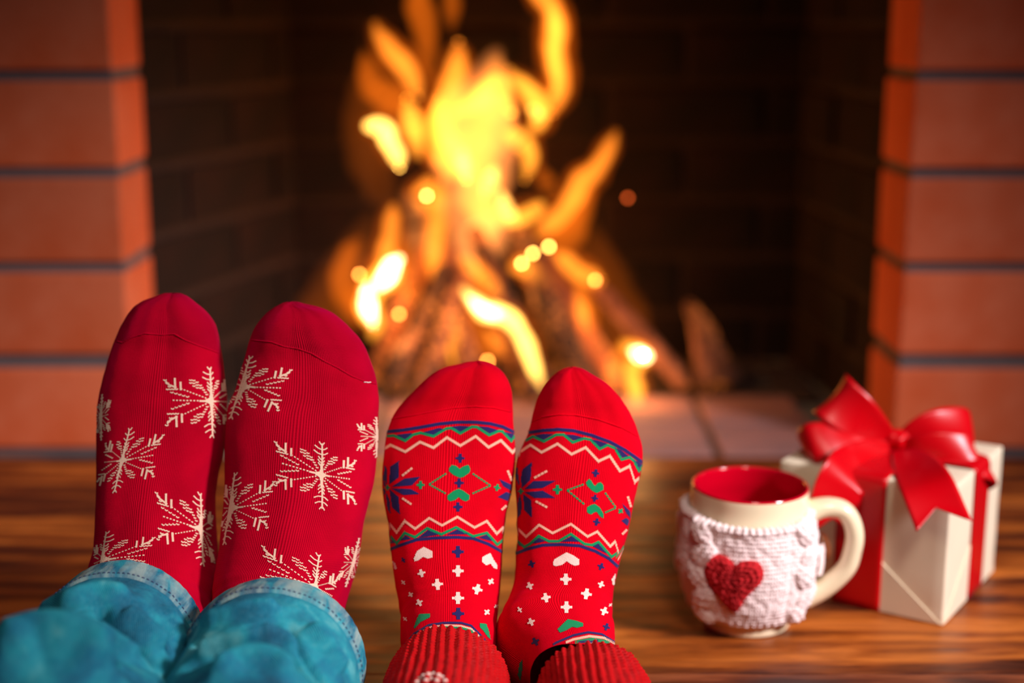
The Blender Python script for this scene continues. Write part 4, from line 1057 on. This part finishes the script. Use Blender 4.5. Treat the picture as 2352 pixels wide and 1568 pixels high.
# knitted sleeve: stitches and two cables as real relief
t = NT('white_wool'); n = t.noise(t.coord('Object'), 420, 4, 0.6)
t.set(Base_Color=t.mix(n, srgb(226, 200, 194), srgb(250, 240, 238)), Roughness=0.9, Sheen_Weight=0.5, Sheen_Roughness=0.5, Sheen_Tint=(1, 0.95, 0.95, 1), Subsurface_Weight=0.0, Specular_IOR_Level=0.1, Normal=t.bump(n, 0.8, 0.0012))
M['wool'] = t.m
def mug_r(z): return interp([(z_, r_) for r_, z_ in prof_out[3:]], z)[0]
def cozy_r(ph, z, zb, zt):
    r = mug_r(max(z, 0.011)) + 0.0030
    u = (z - zb)/(zt - zb)
    for pc in CAB:
        d = ((ph - pc + pi) % (2*pi)) - pi; x = d*0.05
        if abs(x) < 0.02:
            for kk in range(5):
                zc = 0.0205 + 0.0175*kk + 0.003*sin(pc*3); sg = 1 if kk % 2 else -1
                dx = x - sg*0.0022; dz = z - zc; ca, sa = cos(sg*0.6), sin(sg*0.6)
                e1 = (dx*ca - dz*sa)/0.0092; e2 = (dx*sa + dz*ca)/0.0130; q = e1*e1 + e2*e2
                if q < 1: r = max(r, mug_r(max(z, 0.011)) + 0.0030 + 0.0062*sqrt(1-q)*min(1.0, max(0.0, (1.02-u)*9)) + 0.0005*sin(e1*11 + e2*3))
        r -= 0.0010*gauss(abs(x)-0.0165, 0.0022)
    # stocking stitch
    st = sin(ph*0.05/0.0042*2*pi); r += 0.00055*st*st + 0.00045*sin(z*2*pi/0.0034 + 2.0*abs(st))
    r += 0.0010*noise.noise(Vector((cos(ph)*9, sin(ph)*9, z*170))) + 0.0006*noise.noise(Vector((cos(ph)*26, sin(ph)*26, z*520))) + 0.0016*noise.noise(Vector((cos(ph)*2.2, sin(ph)*2.2, z*45)))
    # chunky cast-on and cast-off rows
    r += 0.0022*gauss((u-0.965)*(zt-zb), 0.0024)*(0.75+0.35*sin(ph*62)) + 0.0016*gauss((u-0.03)*(zt-zb), 0.003)*(0.7+0.4*sin(ph*50))
    return r
CAB = [R(-43), R(-139), R(60), R(150)]
gap = R(-2)                        # the sleeve opens behind the handle
NS, NV = 620, 190; ph0, ph1 = gap - 2*pi + R(14), gap - R(12)
zb0, zt0 = 0.0125, 0.0955
def cozy_pt(i, j, off=0.0):
    ph = ph0 + (ph1-ph0)*i/NS
    zb = zb0 + 0.0022*noise.noise(Vector((cos(ph)*1.6, sin(ph)*1.6, 4.0))) + 0.0006*sin(ph*50)
    zt = zt0 + 0.003*gauss(((ph-R(-165)+pi) % (2*pi))-pi, 0.6) + 0.0045*gauss(((ph-R(-20)+pi) % (2*pi))-pi, 0.45) + 0.0010*noise.noise(Vector((cos(ph)*3, sin(ph)*3, 1.0))) + 0.0006*sin(ph*62)
    z = zb + (zt-zb)*j/NV; r = cozy_r(ph, z, zb, zt)
    if j in (0, NV): r -= 0.0030
    elif j in (1, NV-1): r -= 0.0012
    return MC + Vector(((r+off)*cos(ph), (r+off)*sin(ph), z))
vs = [cozy_pt(i, j) for i in range(NS+1) for j in range(NV+1)]; fs = [(i*(NV+1)+j, (i+1)*(NV+1)+j, (i+1)*(NV+1)+j+1, i*(NV+1)+j+1) for i in range(NS) for j in range(NV)]
cozy_bvh = BVHTree.FromPolygons(vs, fs)
no = len(vs)
for k, i in enumerate((0, NS)):     # turn the two free edges in
    for j in range(NV+1):
        p = vs[i*(NV+1)+j]; d = Vector((p.x-MC.x, p.y-MC.y, 0)).normalized(); vs.append(p - d*0.0045)
    for j in range(NV): fs.append((i*(NV+1)+j, i*(NV+1)+j+1, no+k*(NV+1)+j+1, no+k*(NV+1)+j))
cozy = mk('knitted_sleeve', vs, fs, M['wool'], mug)
# crocheted heart, domed and ridged
M['heart_wool'] = plain('red_crochet', srgb(196, 4, 20), 0.9, 0.45, 260, 1.0, 420, Sheen_Weight=0.4, Sheen_Tint=(1, 0.1, 0.1, 1))
HP = [(1690,1406),(1674,1396),(1655,1374),(1637,1348),(1624,1325),(1620,1308),(1626,1290),(1637,1277),(1651,1272),(1668,1277),(1682,1288),(1690,1296),(1700,1289),(1718,1286),(1738,1288),(1751,1300),(1755,1318),(1748,1336),(1730,1354),(1712,1376),(1700,1397)]
HPc = catmull([(float(a), float(b)) for a, b in HP+HP[:1]], 120)[:-1]
hc = (1689.0, 1333.0); vs = []; fs = []; NRr = 26
vs2 = []
for r_ in range(NRr+1):
    u = r_/NRr
    for k, (x, y) in enumerate(HPc):
        px = hc[0] + (x-hc[0])*u; py = hc[1] + (y-hc[1])*u
        h = cozy_bvh.ray_cast(Vector((0, 0, HC)), ray(px, py).normalized())
        base = h[0] if h[0] is not None else MC
        rad = Vector((base.x-MC.x, base.y-MC.y, 0)).normalized()
        edge = sqrt(max(0, 1-u**6)); cl = gauss((px-1690)/14, 1)*gauss((py-1315)/35, 1)
        hgt = 0.0052*edge - 0.0020*cl + 0.0007*sin(u*34 + 0.0)*edge + 0.0008*sin(k/119*2*pi*26 + u*6)*edge + 0.0007*noise.noise(Vector((px*0.12, py*0.12, 0)))
        vs2.append(MC*1.0 + rad*(0.0545 + hgt) + Vector((0, 0, base.z)) if False else base + rad*(hgt + (0.0006 if u < 0.99 else -0.001)))
n = len(HPc)
for r_ in range(NRr):
    for k in range(n):
        k2 = (k+1) % n; fs.append((r_*n+k, r_*n+k2, (r_+1)*n+k2, (r_+1)*n+k))
mk('heart_patch', vs2, fs, M['heart_wool'], cozy)
# button tab behind the handle
M['button'] = plain('wooden_button', srgb(206, 130, 84), 0.5, 0.2, 60)
tabv = []; a0 = R(6)
bm = bmesh.new(); r = bmesh.ops.create_cone(bm, cap_ends=True, segments=40, radius1=0.0118, radius2=0.0110, depth=0.004)
bmesh.ops.bevel(bm, geom=[e for e in bm.edges if len(e.link_faces) == 2 and any(len(q.verts) > 4 for q in e.link_faces)], offset=0.001, segments=3, affect='EDGES')
rot = Matrix.Rotation(R(84), 4, 'Y') @ Matrix.Identity(4); rot = Matrix.Rotation(R(18), 4, 'Z') @ rot
bc = MC + Vector((0.0615*cos(R(7)), 0.0615*sin(R(7)), 0.060))
for q in bm.verts: q.co = rot @ q.co + bc
mk_bm('button', bm, M['button'], cozy)
pts = []
tv = []; tf = []
for i in range(22):
    for j in range(13):
        u = i/21; w_ = (j/12-0.5)*2
        ph = R(-16) + u*R(62); hw_ = 0.016*(1 - 0.25*(2*u-1)**2)
        rr_ = 0.0585 + 0.0016*(1-w_*w_) + 0.0006*noise.noise(Vector((u*9, w_*3, 1)))
        if u < 0.1: rr_ -= 0.01*(0.1-u)/0.1*0.4
        tv.append(MC + Vector((rr_*cos(ph), rr_*sin(ph), 0.056 + w_*hw_)))
for i in range(21):
    for j in range(12): tf.append((i*13+j, (i+1)*13+j, (i+1)*13+j+1, i*13+j+1))
mk('button_tab', tv, tf, M['wool'], cozy)

# ---------------------------------------------------------------- gift box
F0 = Vector((0.3414, 1.0496, 0.0)); u_ = Vector((-0.845, 0.535, 0)); v_ = Vector((0.56, 0.8285, 0)); u_.normalize(); v_.normalize()
BS, BSV, BH = 0.142, 0.142, 0.1135
M['paper'] = plain('cream_wrapping_paper', srgb(226, 214, 186), 0.5, 0.05, 12, 0.25, 30, Specular_IOR_Level=0.4)
t = NT('red_satin'); nn = t.noise(t.coord('Object'), 500, 2)
t.set(Base_Color=srgb(184, 0, 12), Roughness=0.33, Specular_IOR_Level=0.35, Anisotropic=0.5, Sheen_Weight=0.1, Sheen_Tint=(1, 0.05, 0.2, 1), Sheen_Roughness=0.3, Normal=t.bump(nn, 0.15, 0.0004))
M['satin'] = t.m
gift = empty('gift_box', F0); tag(gift, 'cream wrapped gift box tied with a wide red satin ribbon and bow', 'gift box')
def bp(a, b, z): return F0 + u_*a + v_*b + Vector((0, 0, z))
# paper body: subdivided box with slightly pillowed faces
bm = bmesh.new(); r = bmesh.ops.create_cube(bm, size=1.0)
bmesh.ops.bevel(bm, geom=list(bm.edges), offset=0.012, segments=3, affect='EDGES', profile=0.5)
bmesh.ops.subdivide_edges(bm, edges=[e for e in bm.edges if e.calc_length() > 0.5], cuts=14, use_grid_fill=True)
for q in bm.verts:
    x, y, z = q.co.x+0.5, q.co.y+0.5, q.co.z+0.5
    n_ = Vector((q.co.x, q.co.y, q.co.z)); bul = 0.0008*noise.noise(Vector((x*3, y*3, z*3+4))) - 0.0006
    p = bp(x*BS, y*BSV, z*BH); c = bp(BS/2, BSV/2, BH/2); q.co = p + (p-c).normalized()*bul*(1 if z > 0.02 else 0)
box = mk_bm('wrapping_paper', bm, M['paper'], gift)
# folded flap lines of the paper on the two front faces
def flap(name, pts, th=0.0007):
    vs = [p for p in pts]; c = sum(vs, Vector())/len(vs); nrm = (vs[1]-vs[0]).cross(vs[2]-vs[0]).normalized()
    if nrm.dot(Vector((0, 0, HC))-c) < 0: nrm = -nrm
    top = [v + nrm*th for v in vs]; n = len(vs)
    fs = [tuple(range(n, 2*n))] + [(k, (k+1) % n, n+(k+1) % n, n+k) for k in range(n)]
    mk(name, [v - nrm*0.0012 for v in vs]+top, fs, M['paper'], gift, smooth=False)
flap('paper_flap', [bp(0.002, -0.0, 0.0015), bp(0.070, -0.0, 0.058), bp(0.138, -0.0, 0.0015)])
flap('paper_flap', [bp(0.0, 0.002, 0.0015), bp(0.0, 0.070, 0.056), bp(0.0, 0.138, 0.0015)])

def ribbon(name, path, wdir, width, parent, taper=None, th=0.0007, notch=0.0, sub=10, curl=0.0):
    """flat band: path of Vectors, wdir list/func of width directions"""
    n = len(path); m = sub; vs = []; rows = []
    for i in range(n):
        t = (path[min(i+1, n-1)]-path[max(i-1, 0)]).normalized(); d = wdir(i/(n-1)) if callable(wdir) else wdir
        d = (d - t*d.dot(t)).normalized(); nr = t.cross(d)
        w_ = width*(taper(i/(n-1)) if taper else 1.0)
        row = []
        for j in range(m+1):
            a = j/m-0.5; sh = Vector()
            if notch and i == n-1: sh = t*notch*(abs(a)*2)
            elif notch and i > n-8: sh = t*notch*(abs(a)*2)*(1-(n-1-i)/8.0)
            row.append((path[i] + d*a*w_ + sh + nr*curl*(a*a*4)*w_, nr))
        rows.append(row)
    for s_ in (1, -1):
        for row in rows:
            for p, nr in row: vs.append(p + nr*th*0.5*s_)
    k = m+1; N1 = n*k; fs = []
    for i in range(n-1):
        for j in range(m):
            a = i*k+j; fs.append((a, a+1, a+k+1, a+k)); fs.append((N1+a, N1+a+k, N1+a+k+1, N1+a+1))
        fs.append((i*k, (i+1)*k, N1+(i+1)*k, N1+i*k)); fs.append((i*k+m, N1+i*k+m, N1+(i+1)*k+m, (i+1)*k+m))
    for j in range(m):
        fs.append((j, N1+j, N1+j+1, j+1)); b = (n-1)*k+j; fs.append((b, b+1, N1+b+1, N1+b))
    return mk(name, vs, fs, M['satin'], parent)
e_ = 0.0012; RW = 0.040
def around(fixed, which):
    P = []
    lo, hi = -e_, (BSV if which == 'v' else BS) + e_
    raw = [(lo, 0.001), (lo, BH-0.006), (lo+0.0015, BH-0.001), (lo+0.006, BH+e_), (hi-0.006, BH+e_), (hi-0.0015, BH-0.001), (hi, BH-0.006), (hi, 0.001)]
    full = []
    for (a, z), (b, y) in zip(raw, raw[1:]):
        n = max(2, int(sqrt((b-a)**2+(y-z)**2)/0.006))
        for k in range(n): full.append((a+(b-a)*k/n, z+(y-z)*k/n))
    full.append(raw[-1])
    return [bp(fixed, a, z) if which == 'v' else bp(a, fixed, z) for a, z in full]
ribbon('ribbon_band', around(0.071, 'v'), u_, RW, gift)
ribbon('ribbon_band', [p + Vector((0, 0, 0.0007)) for p in around(0.080, 'u')], v_, RW*0.98, gift)
K = bp(0.071, 0.074, BH+0.012)
bow = empty('bow', K); bow.parent = gift; bow.location = K - F0; BASE[bow.name] = K
def V3(px, py, dY): return atY(px, py, K.y + dY)
def loop(name, pts, w0, widths, n=56, curl=0.05):
    """pts: (px, py, dY) along the loop; w0: list of width directions"""
    P = [tuple(V3(*p)) for p in pts]; P = [Vector(p) for p in catmull(P, n)]
    W_ = catmull([tuple(Vector(q)) for q in w0], n); wd = catmull([(q,) for q in widths], n)
    return ribbon(name, P, lambda t: Vector(W_[min(n-1, int(round(t*(n-1))))]), 1.0, bow, taper=lambda t: max(wd[min(n-1, int(round(t*(n-1))))][0], 0.002), curl=curl)
yd = (0, 1, 0.0)
loop('bow_loop', [(2050,1026,0), (2010,992,-0.010), (1965,955,-0.014), (1925,922,-0.008), (1912,908,0.004), (1930,922,0.016), (1975,962,0.018), (2020,1000,0.012), (2048,1028,0.004)],
     [(.65,.1,.75)]*9, [0.014, 0.028, 0.038, 0.0415, 0.042, 0.040, 0.034, 0.024, 0.012], curl=-0.08)
loop('bow_loop', [(2050,1030,-0.004), (1995,1016,-0.014), (1925,1008,-0.024), (1868,1014,-0.024), (1850,1034,-0.018), (1872,1056,-0.014), (1930,1056,-0.010), (1990,1044,-0.006), (2048,1034,-0.002)],
     [(0,.3,1), (0.0,.6,.8), (-.1,.65,.75), (-.3,.6,.7), (-.3,.8,.4), (-.1,.9,.1), (0,.8,.4), (0,.7,.7), (0,.4,.9)], [0.012, 0.022, 0.030, 0.034, 0.036, 0.034, 0.028, 0.020, 0.012])
loop('bow_loop', [(2062,1026,0), (2105,1004,-0.006), (2155,990,-0.008), (2210,990,-0.002), (2236,1000,0.008), (2222,1006,0.018), (2165,1010,0.018), (2110,1020,0.012), (2064,1030,0.004)],
     [(-.4,.1,.85), (-.4,.1,.85), (-.3,.1,.9), (-.15,.2,.95), (-.1,.2,.95), (-.1,.2,.95), (-.2,.2,.9), (-.3,.2,.9), (-.3,.2,.9)], [0.014, 0.028, 0.037, 0.041, 0.041, 0.039, 0.032, 0.022, 0.012], curl=-0.08)
loop('bow_loop', [(2066,1030,-0.006), (2115,1034,-0.018), (2180,1036,-0.026), (2238,1046,-0.026), (2262,1062,-0.016), (2250,1078,-0.008), (2196,1072,-0.004), (2130,1052,-0.004), (2066,1038,-0.002)],
     [(-.2,.2,.9), (-.3,.2,.9), (-.4,.3,.85), (-.5,.3,.75), (-.5,.4,.7), (-.4,.5,.7), (-.2,.5,.7), (0,.5,.7), (0,.4,.9)], [0.014, 0.026, 0.034, 0.037, 0.038, 0.036, 0.030, 0.020, 0.012], curl=-0.08)
# knot: pinched band wrapped over the crossing
bm = bmesh.new(); bmesh.ops.create_uvsphere(bm, u_segments=32, v_segments=20, radius=1.0)
for q in bm.verts:
    c = q.co.copy(); r_ = 1 + 0.12*sin(c.x*9)*(1-abs(c.z)) + 0.10*noise.noise(c*2.2)
    q.co = K + u_*(c.x*0.0125*r_) + v_*(c.y*0.0100*r_) + Vector((0, 0, c.z*0.0095*r_ - 0.001))
mk_bm('knot', bm, M['satin'], bow)
def tail(name, pts, w0, widths, notch, n=40):
    P = [Vector(p) for p in catmull([tuple(V3(*p)) for p in pts], n)]; W_ = catmull([tuple(q) for q in w0], n); wd = catmull([(q,) for q in widths], n)
    return ribbon(name, P, lambda t: Vector(W_[min(n-1, int(round(t*(n-1))))]), 1.0, bow, taper=lambda t: wd[min(n-1, int(round(t*(n-1))))][0], notch=notch, curl=0.03, sub=12)
tail('bow_tail', [(2068,1032,-0.006), (2098,1062,-0.048), (2126,1110,-0.092), (2150,1166,-0.114)],
     [(.9,.1,.2), (.95,.2,.3), (.95,.25,.35), (.95,.28,.35)], [0.014, 0.034, 0.041, 0.043], 0.019)
tail('bow_tail', [(2044,1034,-0.006), (1990,1056,-0.028), (1945,1088,-0.060), (1922,1130,-0.068), (1912,1190,-0.068)],
     [(.3,.1,-.9), (.5,.1,-.8), (.75,.15,-.6), (.95,.2,-.3), (1,.2,-.2)], [0.014, 0.034, 0.042, 0.043, 0.043], 0.016)
